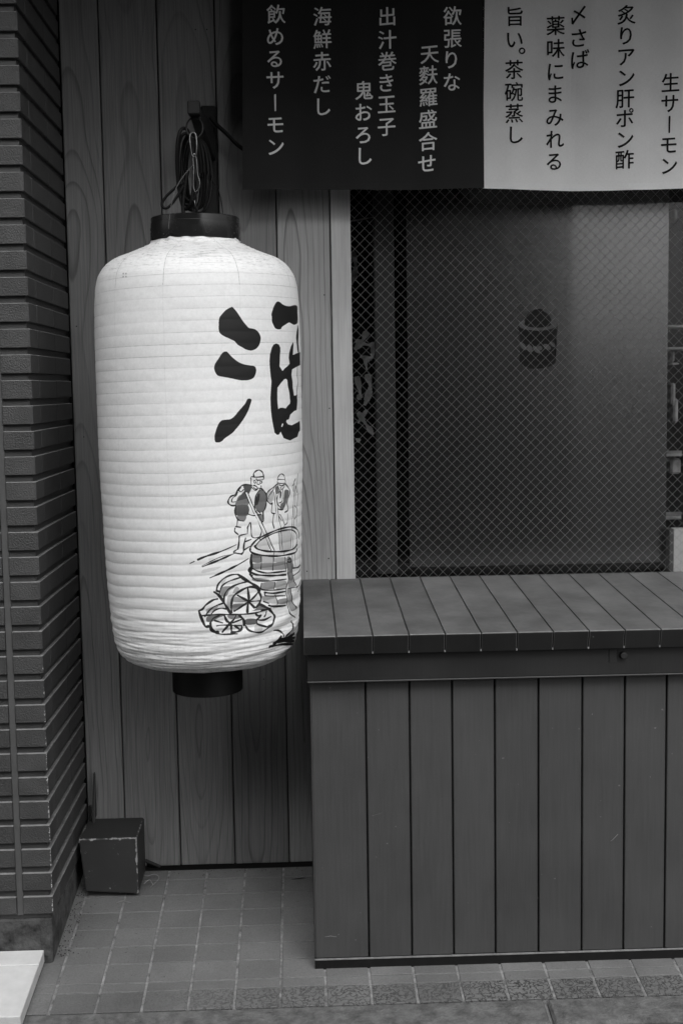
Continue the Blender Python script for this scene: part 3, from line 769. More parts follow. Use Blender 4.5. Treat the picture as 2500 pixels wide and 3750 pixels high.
for k in range(4):
    box('window', -7.6+k*2.6, -6.2+k*2.6, -4.40, -4.36, .4, 2.1, M_interior, op, .01)

# ------------------------------------------------------------ lantern bracket
brk = thing('lantern_bracket', 'black steel wall bracket that the paper lantern hangs from', 'bracket', (-.223, 3.4, 1.9))
box('wall_plate', -.2425, -.2035, 3.372, 3.398, 1.50, 2.041, M_matteblack, brk, .003)
hexa('arm', [(-.238, 2.985, 1.925), (-.214, 2.985, 1.925), (-.206, 3.372, 1.900), (-.236, 3.372, 1.900), (-.238, 2.985, 1.950), (-.214, 2.985, 1.950), (-.210, 3.372, 1.985), (-.236, 3.372, 1.985)], M_matteblack, brk, .002)
box('end_block', -.2425, -.2145, 2.958, 2.988, 1.932, 1.962, M_matteblack, brk, .002)
AX, AY = -.2335, 2.98
# split ring, carabiner and chain
ring = [(AX+.004+.019*math.cos(a), AY+.004*math.sin(a)+.004, 1.906+.024*math.sin(a)) for a in [2*math.pi*k/28 for k in range(28)]]
o = tube('hook_ring', ring, .0022, M_matteblack, None, 8, True); tag(o, 'dark round ring hooked on the bracket end above the carabiner', 'ring')
cara = [(-.007, 1.885), (-.006, 1.865), (-.0035, 1.845), (0, 1.838), (.006, 1.843), (.0085, 1.862), (.0075, 1.885), (.004, 1.893), (-.003, 1.893)]
o = tube('carabiner', smooth_path([(AX+x, AY-.003+.003*math.sin(z*50), z) for x, z in cara], 5, True), .0019, M_steel, None, 8, True); tag(o, 'shiny steel snap hook hanging from the dark ring', 'snap hook')
cara2 = [(.003, 1.846), (.007, 1.83), (.0085, 1.80), (.013, 1.782), (.010, 1.766), (.002, 1.760), (-.002, 1.775), (0, 1.81), (-.001, 1.835)]
o = tube('carabiner', smooth_path([(AX+x, AY-.005, z) for x, z in cara2], 5, True), .0020, M_steel, None, 8, True); tag(o, 'longer worn steel snap hook below the shiny one', 'snap hook')
ch = thing('hanging_chain', 'short dark chain between the snap hook and the lantern top ring', 'chain', (AX, AY, 1.74))
for k in range(5):
    zc = 1.748-k*.016; P = []
    for q in range(16):
        a = 2*math.pi*q/16; u = .0055*math.cos(a); w = .0105*math.sin(a)
        P.append((AX+(u if k % 2 == 0 else 0)+.001*math.sin(k), AY-.004+(0 if k % 2 == 0 else u), zc+w))
    tube('chain_link', P, .0014, M_steel if k % 2 else M_matteblack, ch, 6, True)
# coil of cable
coil = thing('cable_coil', 'coil of black power cable tied up above the lantern', 'cable', (AX, 3.03, 1.80))
for k in range(8):
    t_ = k/7; cx_ = AX-.008+.026*t_*.9; wx = .020+.003*math.sin(k*2.1)+.008*t_; hz = .086+.006*math.cos(k*1.7)-.004*(k % 3); cz = 1.815+.004*math.sin(k*3.3)
    P = []
    for q in range(44):
        a = 2*math.pi*q/44; nx_ = abs(math.cos(a))**.85*(1 if math.cos(a) > 0 else -1)
        P.append((cx_-.012+wx*nx_*.98, 2.992+.013*k+.012*math.sin(a*2+k), cz+hz*math.sin(a)))
    tube('cable_loop', P, .0040, M_rubber, coil, 8, True)
low = [(-.250, 3.0, 1.80), (-.262, 2.995, 1.72), (-.256, 2.99, 1.685), (-.247, 2.99, 1.668), (-.239, 2.99, 1.680), (-.235, 3.0, 1.72), (-.230, 3.01, 1.78)]
low = [(x+.000, y, z+.012) for x, y, z in low]
tube('cable_loop', smooth_path(low, 8), .0042, M_rubber, coil, 8)
lp = [onY(*q, 2.925) for q in ((668, 668), (640, 690), (612, 716), (595, 742), (597, 758), (611, 762), (632, 744), (655, 710), (672, 680))]
tube('cable_loop', smooth_path([tuple(p) for p in lp], 6), .0032, M_rubber, coil, 8)
pc = [onY(770, 430, 3.35), onY(792, 455, 3.35), onY(830, 490, 3.345), onY(870, 530, 3.34), onY(900, 552, 3.34), onY(930, 570, 3.34)]
o = tube('power_cable', smooth_path([tuple(p) for p in pc], 6), .0052, M_rubber, None, 8); tag(o, 'thick black cable running from the bracket behind the black curtain', 'cable')

# ------------------------------------------------------------ paper lantern
LPROF = [(1.668, .1035), (1.650, .1035), (1.640, .1035), (1.637, .112), (1.620, .151), (1.606, .189), (1.593, .2075), (1.583, .2165), (1.563, .2285), (1.536, .2340), (1.50, .2368), (1.417, .2388), (1.313, .2388), (1.19, .2386), (1.123, .2380), (1.024, .2345), (.947, .2325), (.854, .2290), (.776, .2235), (.730, .2190), (.702, .2130), (.683, .2020), (.672, .1870), (.664, .165), (.657, .13), (.652, .105), (.650, .075)]
zz = np.array([p[0] for p in LPROF])[::-1]; rr0 = np.array([p[1] for p in LPROF])[::-1]
def lrad(z): return float(np.interp(z, zz, rr0))
lan = thing('paper_lantern', 'large white paper lantern with black brush character and brewers drawing', 'lantern', (AX, AY, 1.15))
ZB, ZT = .650, 1.668
NT_, NA = 620, 300
# arc-length sampling of the profile
dense_z = []; 
zs = np.array([p[0] for p in LPROF]); rs = np.array([p[1] for p in LPROF])
seg = np.hypot(np.diff(zs), np.diff(rs)); cum = np.concatenate([[0], np.cumsum(seg)])
s_ = np.linspace(0, cum[-1], NT_)
# smooth the profile
pz = np.interp(s_, cum, zs); pr = np.interp(s_, cum, rs)
ker = np.hanning(15); ker /= ker.sum()
def sm(a): 
    p = np.pad(a, 7, mode='edge'); return np.convolve(p, ker, 'valid')
pz2, pr2 = sm(pz), sm(pr); pz2[0], pr2[0], pz2[-1], pr2[-1] = pz[0], pr[0], pz[-1], pr[-1]
tz = np.gradient(pz2); tr = np.gradient(pr2); nl = np.hypot(tz, tr); nz_ = tr/nl; nr_ = -tz/nl     # outward normal (r,z)
th = np.linspace(0, 2*np.pi, NA, endpoint=False)
Z, T = np.meshgrid(pz2, th, indexing='ij'); Rr, _ = np.meshgrid(pr2, th, indexing='ij')
NZ, _ = np.meshgrid(nz_, th, indexing='ij'); NR, _ = np.meshgrid(nr_, th, indexing='ij')
S_, _ = np.meshgrid(s_, th, indexing='ij')
# helical ribs; pitch grows a little towards the bottom, sagging paper between them
pitch = .0252
def vnoise(x, seed):
    r2 = np.random.default_rng(seed).random(4096); xi = np.floor(x).astype(int); f = x-xi; f = f*f*(3-2*f)
    return r2[xi % 4096]*(1-f) + r2[(xi+1) % 4096]*f
def n2(a, b, seed):
    ai = np.floor(a).astype(int); bi = np.floor(b).astype(int); fa = a-ai; fb = b-bi; fa = fa*fa*(3-2*fa); fb = fb*fb*(3-2*fb)
    t = np.random.default_rng(seed).random((256, 256))
    g_ = lambda i, j: t[i % 256, j % 256]
    return (g_(ai, bi)*(1-fa)+g_(ai+1, bi)*fa)*(1-fb) + (g_(ai, bi+1)*(1-fa)+g_(ai+1, bi+1)*fa)*fb
thn = (T/(2*np.pi)+.5) % 1.0      # joint at the back
low_ = np.clip((1.30-Z)/.60, 0, 1)
def sagf(thn, Z):
    lo = np.clip((1.30-Z)/.60, 0, 1)
    return np.sin(thn*2*np.pi-math.pi-.6)*.013*lo**2 + (n2(thn*12, Z*10, 5)-.5)*(.009*lo**1.4+.0014)      # rib line wanders near the bottom
sagw = sagf(thn, Z)
ph = (S_ + sagw)/pitch + thn
fr = ph-np.floor(ph)            # 0 at a rib, grows downwards
bulge = np.sin(np.pi*fr)**.55*(1-.35*(1-fr))          # fuller towards the lower side
topf = np.clip((1.56-Z)/.10, .0, 1)
amp = .0005 + .0022*low_**1.6
amp = amp*(.12+.88*topf)
botf = np.clip((Z-.655)/.03, 0, 1)
amp = amp*(.35+.65*botf)
disp = amp*(bulge-.6)
# wrinkles: fine horizontal creases, strongest near the bottom, and a few long slanting folds
wr = (n2(thn*26, S_*330, 11)-.5)*.0026*np.clip((.86-Z)/.16, 0, 1)
fold = np.sin((S_*150 + thn*38 + 2.5*n2(thn*8, S_*9, 12)))*.0030*np.clip((.90-Z)/.14, 0, 1)*np.clip(n2(thn*6, S_*10, 13)-.25, 0, 1)
wr += (n2(thn*40, S_*420, 14)-.5)*.0009*np.clip((Z-1.54)/.08, 0, 1)
jag = (n2(thn*60, S_*60, 15)-.5)*.0006
neckc = (n2(thn*50, S_*160, 21)-.5)*.0034*np.clip((Z-1.622)/.01, 0, 1)*np.clip((1.652-Z)/.006, 0, 1)     # creased paper collar under the ring
disp = disp + wr + fold + jag + neckc
Rf = Rr + NR*disp; Zf = Z + NZ*disp
X = np.sin(T)*Rf; Y = -np.cos(T)*Rf
co = np.stack([X, Y, Zf-1.15], -1).reshape(-1, 3)
idx = np.arange(NT_*NA).reshape(NT_, NA); nx_ = np.roll(idx, -1, axis=1)
faces = np.stack([idx[:-1], idx[1:], nx_[1:], nx_[:-1]], -1).reshape(-1, 4)
me = bpy.data.meshes.new('lantern_paper'); me.vertices.add(len(co)); me.vertices.foreach_set('co', co.ravel())
me.loops.add(faces.size); me.loops.foreach_set('vertex_index', faces.ravel()); me.polygons.add(len(faces))
me.polygons.foreach_set('loop_start', np.arange(0, faces.size, 4)); me.polygons.foreach_set('loop_total', np.full(len(faces), 4)) if False else None
me.update(calc_edges=True)
uv = me.uv_layers.new(name='UVMap')
U0 = (T/(2*np.pi)); V0 = (Z-ZB)/(ZT-ZB)
U1 = np.roll(U0, -1, axis=1).copy(); U1[:, -1] = 1.0
uvs = np.stack([np.stack([U0[:-1], V0[:-1]], -1), np.stack([U0[1:], V0[1:]], -1), np.stack([U1[1:], V0[1:]], -1), np.stack([U1[:-1], V0[:-1]], -1)], 2).reshape(-1, 2)
uv.data.foreach_set('uv', uvs.ravel().astype(np.float32))
me.polygons.foreach_set('use_smooth', np.ones(len(faces), bool))

# printed drawing, rasterised in memory on an unrolled cylinder (u = angle, v = height)
TW, THh = 3072, 2200
ink = np.zeros((THh, TW), np.float32)        # 1 = full black
RU = .236
def to_uv(px, py):
    d = ray(px, py); dx, dy = d.x, d.y
    r = .237; out = None
    for _ in range(4):
        a = dx*dx+dy*dy; b = -2*(dx*AX+dy*AY); c_ = AX*AX+AY*AY-r*r; D = b*b-4*a*c_
        t = (-b-math.sqrt(D))/(2*a) if D > 0 else -b/(2*a)
        x, y, z = dx*t-AX, dy*t-AY, EYE+d.z*t
        r = lrad(min(1.6, max(.66, z)))
    a = math.atan2(x, -y)
    if D <= 0: a = math.pi/2*.98
    return (a/(2*math.pi)) % 1.0*TW, (z-ZB)/(ZT-ZB)*THh
def subdiv(P, closed):
    out = []; n = len(P)
    for i in range(n if closed else n-1):
        a, b = P[i], P[(i+1) % n]; k = max(1, int(math.hypot(b[0]-a[0], b[1]-a[1])/6))
        for q in range(k): out.append((a[0]+(b[0]-a[0])*q/k, a[1]+(b[1]-a[1])*q/k))
    if not closed: out.append(P[-1])
    return out
def smooth2(P, closed):
    return [(v.x, v.y) for v in smooth_path([(a, b, 0) for a, b in P], 4, closed)]
def fill(P, conv, val, erase=False, soft=True):
    Q = smooth2([conv(*p) for p in P], True) if soft else [conv(*p) for p in P]
    Q = np.array([to_uv(*q) for q in subdiv(Q, True)])
    x0, x1 = int(Q[:, 0].min())-1, int(Q[:, 0].max())+2; y0, y1 = int(Q[:, 1].min())-1, int(Q[:, 1].max())+2
    gx, gy = np.meshgrid(np.arange(x0, x1)+.5, np.arange(y0, y1)+.5); ins = np.zeros(gx.shape, bool)
    for i in range(len(Q)):
        (ax, ay), (bx, by) = Q[i], Q[(i+1) % len(Q)]
        if ay == by: continue
        c_ = ((ay > gy) != (by > gy)) & (gx < (bx-ax)*(gy-ay)/(by-ay)+ax); ins ^= c_
    sub = ink[y0:y1, x0:x1]; ins = ins[:sub.shape[0], :sub.shape[1]]
    if erase: sub[ins] = 0
    else: sub[ins] = np.maximum(sub[ins], val)
PXM = TW/(2*math.pi*RU)      # texels per metre
def line(P, conv, w, val=.95, taper=False, soft=True):
    """w = width in source pixels"""
    Q = [conv(*p) for p in P]
    if soft and len(Q) > 2: Q = smooth2(Q, False)
    Q = subdiv(Q, False); n = len(Q)
    for i in range(n-1):
        (ax, ay), (bx, by) = to_uv(*Q[i]), to_uv(*Q[i+1])
        if abs(ax-bx) > TW/2: continue
        t = i/max(1, n-1); ww = 1.2*w*(1+.25*math.sin(i*.9+len(P))); 
        if taper: ww *= .35+.65*math.sin(math.pi*min(.95, t+.12))
        hw = ww*.5*(2.75/F_PX)*PXM
        x0, x1 = int(min(ax, bx)-hw)-1, int(max(ax, bx)+hw)+2; y0, y1 = int(min(ay, by)-hw)-1, int(max(ay, by)+hw)+2
        gx, gy = np.meshgrid(np.arange(x0, x1)+.5, np.arange(y0, y1)+.5)
        dx, dy = bx-ax, by-ay; L2 = dx*dx+dy*dy+1e-9; tt = np.clip(((gx-ax)*dx+(gy-ay)*dy)/L2, 0, 1)
        d_ = np.hypot(gx-ax-tt*dx, gy-ay-tt*dy); a = np.clip(hw-d_+.5, 0, 1)*val
        sub = ink[y0:y1, x0:x1]; a = a[:sub.shape[0], :sub.shape[1]]; np.maximum(sub, a, out=sub)
cK = lambda x, y: (750+x/4.126, 1080+y/4.126)
# the character
fill([(405,183),(425,187),(480,250),(530,325),(580,400),(620,450),(665,497),(720,508),(775,527),(820,575),(842,630),(843,680),(830,740),(800,790),(765,820),(720,838),(680,840),(620,825),(560,790),(500,755),(450,700),(400,675),(350,650),(310,635),(240,590),(215,545),(210,470),(213,390),(225,335),(260,290),(310,235),(360,203)], cK, 1)
fill([(320,855),(345,865),(400,925),(455,975),(520,1020),(600,1050),(690,1065),(745,1075),(770,1100),(776,1150),(765,1200),(740,1250),(700,1275),(640,1290),(560,1292),(480,1280),(400,1262),(300,1243),(210,1225),(170,1190),(145,1130),(145,1075),(165,1025),(210,960),(240,910),(280,865)], cK, 1)
fill([(670,1565),(700,1575),(706,1600),(690,1650),(660,1740),(620,1820),(570,1900),(520,1970),(460,2040),(420,2085),(350,2135),(300,2170),(260,2210),(210,2230),(165,2225),(150,2190),(147,2130),(165,2060),(185,2000),(220,1930),(260,1895),(320,1885),(390,1875),(450,1830),(500,1770),(560,1700),(610,1640),(640,1580)], cK, 1)
fill([(1115,100),(1140,112),(1180,145),(1230,165),(1290,170),(1340,155),(1385,160),(1400,200),(1400,280),(1405,380),(1395,430),(1350,452),(1310,435),(1275,418),(1230,440),(1165,485),(1150,515),(1100,520),(1060,500),(1035,450),(1015,400),(1012,340),(1005,290),(1020,240),(1040,180),(1080,110)], cK, 1)
fill([(1080,733),(1120,750),(1142,800),(1143,850),(1135,950),(1130,1080),(1175,1148),(1205,1110),(1250,1075),(1280,1040),(1265,950),(1275,870),(1300,780),(1335,710),(1340,740),(1335,830),(1330,905),(1350,900),(1390,880),(1420,870),(1440,865),(1440,1060),(1390,1085),(1320,1125),(1310,1200),(1325,1300),(1330,1400),(1345,1520),(1370,1520),(1395,1500),(1398,1600),(1390,1740),(1350,1755),(1290,1810),(1270,1880),(1235,1890),(1230,1920),(1255,1955),(1310,1970),(1350,1950),(1400,1925),(1436,1900),(1438,2050),(1420,2070),(1395,2145),(1350,2165),(1290,2200),(1240,2185),(1190,2165),(1160,2100),(1150,2065),(1120,2110),(1090,2115),(1055,2080),(1035,1990),(1025,1930),(1010,1850),(995,1700),(990,1550),(1000,1400),(1005,1300),(985,1150),(975,1000),(985,900),(1010,800),(1040,750)], cK, 1, soft=False)
fill([(1225,1268),(1245,1285),(1250,1360),(1275,1470),(1290,1600),(1285,1640),(1240,1690),(1225,1715),(1180,1705),(1140,1705),(1110,1725),(1100,1650),(1095,1500),(1100,1400),(1150,1330),(1200,1275)], cK, 0, True, False)
fill([(1180,1940),(1182,1960),(1165,1998),(1155,1985),(1165,1950)], cK, 0, True, False)
fill([(1403,455),(1415,560),(1412,700),(1422,860),(1400,850),(1385,700),(1378,640),(1390,540)], cK, 1)
line([(1400,1060),(1395,1200),(1405,1320),(1390,1450),(1385,1530)], cK, 5, 1)
cS = lambda x, y: (650+x/3.267, 1680+y/3.267)
cB_ = lambda x, y: (650+x/3.267, 2050+y/3.267)
D = .93
# first brewer
for P, w in (([(915,210),(910,180),(935,150),(975,135),(1010,155),(1025,185),(1030,225)],4), ([(905,215),(960,220),(1025,212)],3.5), ([(945,228),(950,255),(1025,250),(1030,222)],3), ([(875,240),(885,215),(930,222)],3), ([(882,240),(880,300)],2.5), ([(912,265),(925,260),(940,285),(920,290),(912,270)],2.5), ([(985,270),(1010,275),(1005,292),(985,290)],3), ([(960,262),(955,300),(980,308)],2.5), ([(905,325),(925,320),(960,350),(940,365),(910,345)],3.5), ([(1000,325),(1000,355),(975,352)],3), ([(890,345),(930,378),(960,360)],3),
    ([(885,315),(820,310),(765,325),(725,370),(690,430),(640,450),(608,500),(612,535),(650,560),(700,560)],4.5), ([(720,400),(700,440),(660,470),(650,515),(700,515)],3), ([(760,345),(735,375),(760,395),(790,370)],3), ([(1000,355),(1040,390),(1065,440),(1062,530),(1045,600),(1025,640),(1028,740),(1015,750)],4.5), ([(700,560),(690,640),(705,700),(735,735),(790,745)],4), ([(840,660),(910,680),(1000,665)],4), ([(915,630),(960,625),(990,650)],3), ([(985,370),(940,440),(925,520),(920,600)],4),
    ([(720,720),(710,800)],3), ([(700,812),(755,820)],4), ([(690,830),(685,870),(725,905)],4), ([(755,915),(820,900)],4), ([(865,765),(850,800),(835,830)],4), ([(840,830),(835,900)],3), ([(875,765),(880,830),(885,910),(910,945),(975,940),(1000,915)],3.5), ([(965,700),(985,790),(1005,860),(995,920)],4), ([(740,925),(735,1000),(725,1080)],5), ([(815,950),(795,1030),(790,1110),(765,1140)],5), ([(725,1080),(685,1105),(680,1125),(770,1140)],4), ([(815,990),(880,965)],4), ([(800,1090),(865,1050)],4)):
    line(P, cS, w, D)
fill([(790,320),(885,315),(890,340),(855,420),(830,430),(835,470),(740,500),(715,500),(770,420),(800,380)], cS, .72)
fill([(740,440),(830,430),(845,560),(700,565),(700,520)], cS, .55)
fill([(700,565),(845,560),(835,680),(690,670)], cS, .70)
fill([(705,690),(820,680),(800,745),(735,735)], cS, .55)
fill([(985,370),(1040,400),(1060,470),(1050,560),(1020,640),(950,620),(925,560),(945,460)], cS, .60)
fill([(950,440),(985,420),(965,540),(925,550)], cS, .85)
fill([(940,680),(1020,670),(1015,745),(950,720)], cS, .55)
# the pole of the first brewer (two outlines) 
line([(805,400),(905,630),(950,700),(1120,1095)], cS, 3.4, D); line([(835,395),(930,620),(975,690),(1160,1100)], cS, 3.4, D)
fill([(815,405),(832,400),(930,640),(965,700),(1150,1095),(1125,1095),(940,690),(910,640)], cS, 0, True, False)
# second brewer
for P, w in (([(1195,240),(1215,200),(1245,182),(1275,200),(1285,240)],3.2), ([(1195,245),(1285,248)],2.6), ([(1200,255),(1200,290),(1285,290),(1285,250)],2.6), ([(1215,310),(1245,325),(1280,305)],4), ([(1200,300),(1205,340),(1235,375),(1275,340),(1280,300)],2.6), ([(1235,345),(1240,355)],3), ([(1195,300),(1150,340),(1100,380),(1070,420),(1068,490),(1110,540),(1135,530)],4), ([(1160,345),(1140,380),(1090,450),(1085,480)],3), ([(1290,300),(1330,350),(1345,400),(1320,490),(1310,540),(1325,610),(1285,640)],4), ([(1135,530),(1125,640),(1165,655)],3.6), ([(1225,380),(1190,480),(1200,540)],3), ([(1260,370),(1255,500),(1215,530)],3), ([(1270,560),(1260,610),(1200,600)],3.5), ([(1170,560),(1200,550),(1225,580)],3), ([(1150,665),(1140,760),(1155,830)],4), ([(1225,665),(1265,740),(1280,790)],3), ([(1315,660),(1315,760),(1280,795),(1275,815)],3), ([(1205,680),(1245,740)],2.5)):
    line(P, cS, w, D)
fill([(1170,340),(1205,330),(1215,400),(1180,420)], cS, .6); fill([(1280,380),(1335,390),(1305,520),(1260,610),(1230,600),(1235,540),(1265,510)], cS, .62); fill([(1225,390),(1245,400),(1235,470),(1222,460)], cS, .8)
fill([(1075,420),(1150,380),(1140,500),(1110,535),(1080,500)], cS, .25)
line([(1155,400),(1170,560),(1190,700),(1215,860),(1222,1090)], cS, 2.8, D); line([(1175,390),(1195,560),(1210,700),(1240,860),(1255,1095)], cS, 2.8, D)
fill([(1160,400),(1172,395),(1205,700),(1232,860),(1245,1090),(1228,1090),(1215,860),(1188,700)], cS, 0, True, False)
# third, at the lantern's edge
for P, w in (([(1410,240),(1390,290),(1395,400),(1385,520),(1380,640),(1370,780),(1355,1070)],3.4), ([(1400,320),(1410,450),(1400,600),(1390,780),(1375,1075)],2.8), ([(1440,180),(1430,300),(1440,420),(1430,560),(1425,700),(1420,800)],3.2), ([(1385,390),(1375,330),(1395,300)],3), ([(1415,330),(1425,400)],6), ([(1400,560),(1430,600),(1420,690),(1400,720)],3)):
    line(P, cS, w, D)
# vat
for P, w in (([(865,1090),(890,1030),(960,960),(1080,900),(1180,855),(1280,825),(1370,815),(1425,840),(1450,890),(1455,960)],5.5), ([(930,1050),(990,975),(1100,915),(1220,870),(1340,850),(1400,870),(1430,930),(1430,1000),(1400,1070)],4.5), ([(925,1045),(960,1080),(1060,1105),(1180,1112),(1290,1105),(1380,1080),(1430,1030)],6), ([(870,1080),(875,1110),(930,1140),(1060,1160),(1200,1165),(1330,1145),(1410,1120),(1435,1080)],6), ([(985,960),(1000,975)],3), ([(1160,1110),(1150,1160)],2.5), ([(1280,1105),(1278,1155)],2.5), ([(885,1150),(880,1230),(890,1310),(870,1340)],9), ([(1150,1180),(1140,1330)],4), ([(1005,1170),(1000,1320)],3.4), ([(1285,1180),(1295,1330)],3.4), ([(1400,1140),(1410,1290)],3), ([(1370,1160),(1385,1300)],3), ([(1455,1100),(1465,1250),(1460,1400)],3)):
    line(P, cS, w, D)
fill([(1210,870),(1350,860),(1345,1080),(1260,1090),(1225,1080)], cS, .22); fill([(940,1010),(1090,935),(1110,1080),(1000,1080),(940,1050)], cS, .16)
fill([(890,1150),(1000,1165),(1000,1240),(900,1235)], cS, .55); fill([(1000,1165),(1150,1180),(1150,1240),(1000,1240)], cS, .25); fill([(905,1255),(1150,1245),(1290,1230),(1300,1320),(1000,1330),(910,1310)], cS, .45)
fill([(1160,1190),(1290,1180),(1300,1230),(1160,1235)], cS, .3); fill([(1310,1180),(1360,1190),(1385,1300),(1320,1330)], cS, .5)
for P, w in (([(860,100),(900,105),(960,135),(1060,158),(1180,150),(1300,135)],5), ([(870,140),(930,175),(1020,185),(1150,190),(1300,178)],6), ([(860,170),(900,215),(960,250),(1080,255),(1200,245),(1300,230)],4), ([(880,180),(870,150),(850,120),(880,85)],6), ([(895,185),(890,200)],4), ([(1005,280),(1000,350),(1120,365),(1290,345)],4), ([(1165,270),(1155,355)],3.4), ([(1040,390),(1150,400),(1290,380)],6), ([(1045,430),(1150,435),(1290,430)],4), ([(1040,390),(1045,430)],4), ([(1170,420),(1190,480),(1190,530)],4), ([(1090,545),(1150,560),(1300,545)],6), ([(1035,500),(1090,520)],4), ([(1380,100),(1440,90),(1465,60)],6), ([(1380,190),(1440,150),(1468,110)],4), ([(1420,330),(1450,300),(1470,240)],5), ([(1440,380),(1465,330)],4)):
    line(P, cB_, w, D)
fill([(910,215),(1100,240),(1050,255),(960,265),(900,245)], cB_, .5); fill([(1010,280),(1160,265),(1155,350),(1010,345)], cB_, .42); fill([(1180,265),(1290,250),(1290,340),(1180,345)], cB_, .3)
fill([(1010,440),(1040,435),(1170,450),(1180,520),(1080,515),(1030,490)], cB_, .28); fill([(1200,480),(1300,460),(1300,520),(1200,525)], cB_, .45); fill([(1100,540),(1300,545),(1250,570),(1130,560)], cB_, .5)
# bottle
for P, w in (([(1320,0),(1345,-15),(1360,10),(1345,30),(1315,20)],5), ([(1315,20),(1320,120),(1325,230),(1310,300),(1300,360),(1310,480),(1330,600),(1350,650),(1415,690)],5), ([(1360,20),(1370,120),(1385,220),(1415,290),(1425,330)],4), ([(1355,340),(1360,430),(1390,530),(1420,580)],6), ([(1330,345),(1420,325)],3)):
    line(P, cB_, w, D)
fill([(1325,20),(1358,20),(1372,130),(1380,230),(1330,240),(1330,120)], cB_, .55); fill([(1330,240),(1385,225),(1415,310),(1330,330)], cB_, .35); fill([(1312,350),(1350,345),(1365,440),(1400,540),(1415,590),(1350,610),(1325,500)], cB_, .38)
# ground strokes
for P, w in (([(152,1252),(320,1175),(520,1110),(705,1028)],6.5), ([(300,1292),(480,1220),(640,1150),(700,1125)],6.5), ([(390,1425),(560,1350),(720,1270),(850,1195)],6.5), ([(290,1285),(500,1180),(660,1140)],2.5)):
    line(P, cS, w, .93, True)
fill([(290,1345),(330,1320),(520,1290),(430,1340),(300,1365)], cS, .12); fill([(380,1190),(560,1180),(480,1215),(400,1230)], cS, .08)
# straw bales
for P, w in (([(465,370),(490,290),(560,220),(650,180),(730,175)],5), ([(440,385),(500,430),(560,520),(635,640)],8), ([(470,370),(500,380)],6), ([(500,420),(530,320),(610,260),(740,215)],4.6), ([(560,520),(560,440),(600,360),(700,300),(830,262)],5.4), ([(730,180),(800,230),(900,290),(970,340),(985,370)],9), ([(650,630),(645,520),(670,440),(740,380),(840,330),(930,330),(970,380),(1000,450),(985,520),(940,570)],7), ([(840,340),(850,420),(850,500),(835,620)],8), ([(720,425),(790,465),(850,500),(920,570)],7), ([(960,395),(900,460),(850,500),(740,580),(680,615)],6), ([(860,500),(1000,490)],4), ([(255,610),(280,680),(330,790),(370,795)],8), ([(255,610),(300,590),(340,540),(420,485),(480,468)],6), ([(330,680),(370,620),(440,560),(540,520)],5), ([(390,670),(440,610),(520,580),(580,590)],4.6), ([(290,670),(450,655),(640,655),(800,650),(950,630),(1110,580)],5), ([(990,535),(1060,570),(1105,600),(1150,650),(1165,690),(1130,770),(1080,800)],8), ([(560,665),(590,730),(620,760),(560,840),(540,865)],7), ([(700,665),(670,720),(620,765),(760,715)],5), ([(640,780),(650,860)],7), ([(690,790),(740,830)],7), ([(400,750),(430,700),(500,670)],5), ([(395,760),(405,830),(450,865),(480,870)],10), ([(450,730),(540,755)],5), ([(470,790),(560,780),(770,790)],4), ([(770,790),(770,830),(720,860),(650,870)],7), ([(485,885),(560,893),(715,885)],5), ([(740,665),(790,720),(800,780)],9), ([(820,790),(850,840),(930,865),(1010,860),(1080,810)],6), ([(930,640),(960,670),(1000,665),(960,715),(1040,720),(1120,680)],6), ([(1065,620),(1055,660),(1040,680)],5), ([(950,715),(960,770),(1060,800)],6), ([(1000,600),(1090,590)],5)):
    line(P, cB_, w, .9)
fill([(540,325),(690,320),(620,370),(590,430),(520,430)], cB_, .45); fill([(610,430),(700,425),(655,500),(640,620),(590,560)], cB_, .28); fill([(670,530),(840,530),(700,600),(665,610)], cB_, .5); fill([(700,440),(840,500),(660,500)], cB_, .4)
fill([(370,670),(560,665),(480,700),(420,740),(350,740)], cB_, .55); fill([(600,665),(760,665),(740,700),(640,710)], cB_, .5); fill([(820,710),(940,710),(940,770),(820,775)], cB_, .62); fill([(340,600),(420,560),(490,560),(380,640)], cB_, .3); fill([(990,540),(1100,580),(900,610),(930,590)], cB_, .6)
fill([(940,770),(1010,780),(1000,850),(920,860)], cB_, .2); fill([(520,230),(590,210),(560,270),(530,290)], cB_, .14); fill([(700,320),(740,350),(700,390),(660,400)], cB_, .3)
# grass
for P, w in (([(1160,845),(1220,850),(1255,880),(1260,915)],6), ([(1370,735),(1380,790),(1350,850),(1290,915)],9), ([(1100,1040),(1160,1010),(1230,920)],10), ([(1130,1035),(1240,1015),(1380,1005)],8), ([(1150,1000),(1260,960),(1400,930)],10), ([(1230,950),(1330,930),(1400,880)],10), ([(1200,980),(1390,970)],9), ([(1340,900),(1400,840)],4)):
    line(P, cB_, w, 1)
# tiny maker's stamp high on the left
for (x, y) in ((275, 275), (275, 295), (293, 275), (293, 295)):
    cx_ = lambda a, b: (300+a/1.845, 850+b/1.845)
    fill([(x, y), (x+11, y), (x+11, y+11), (x, y+11)], cx_, .28, soft=False)
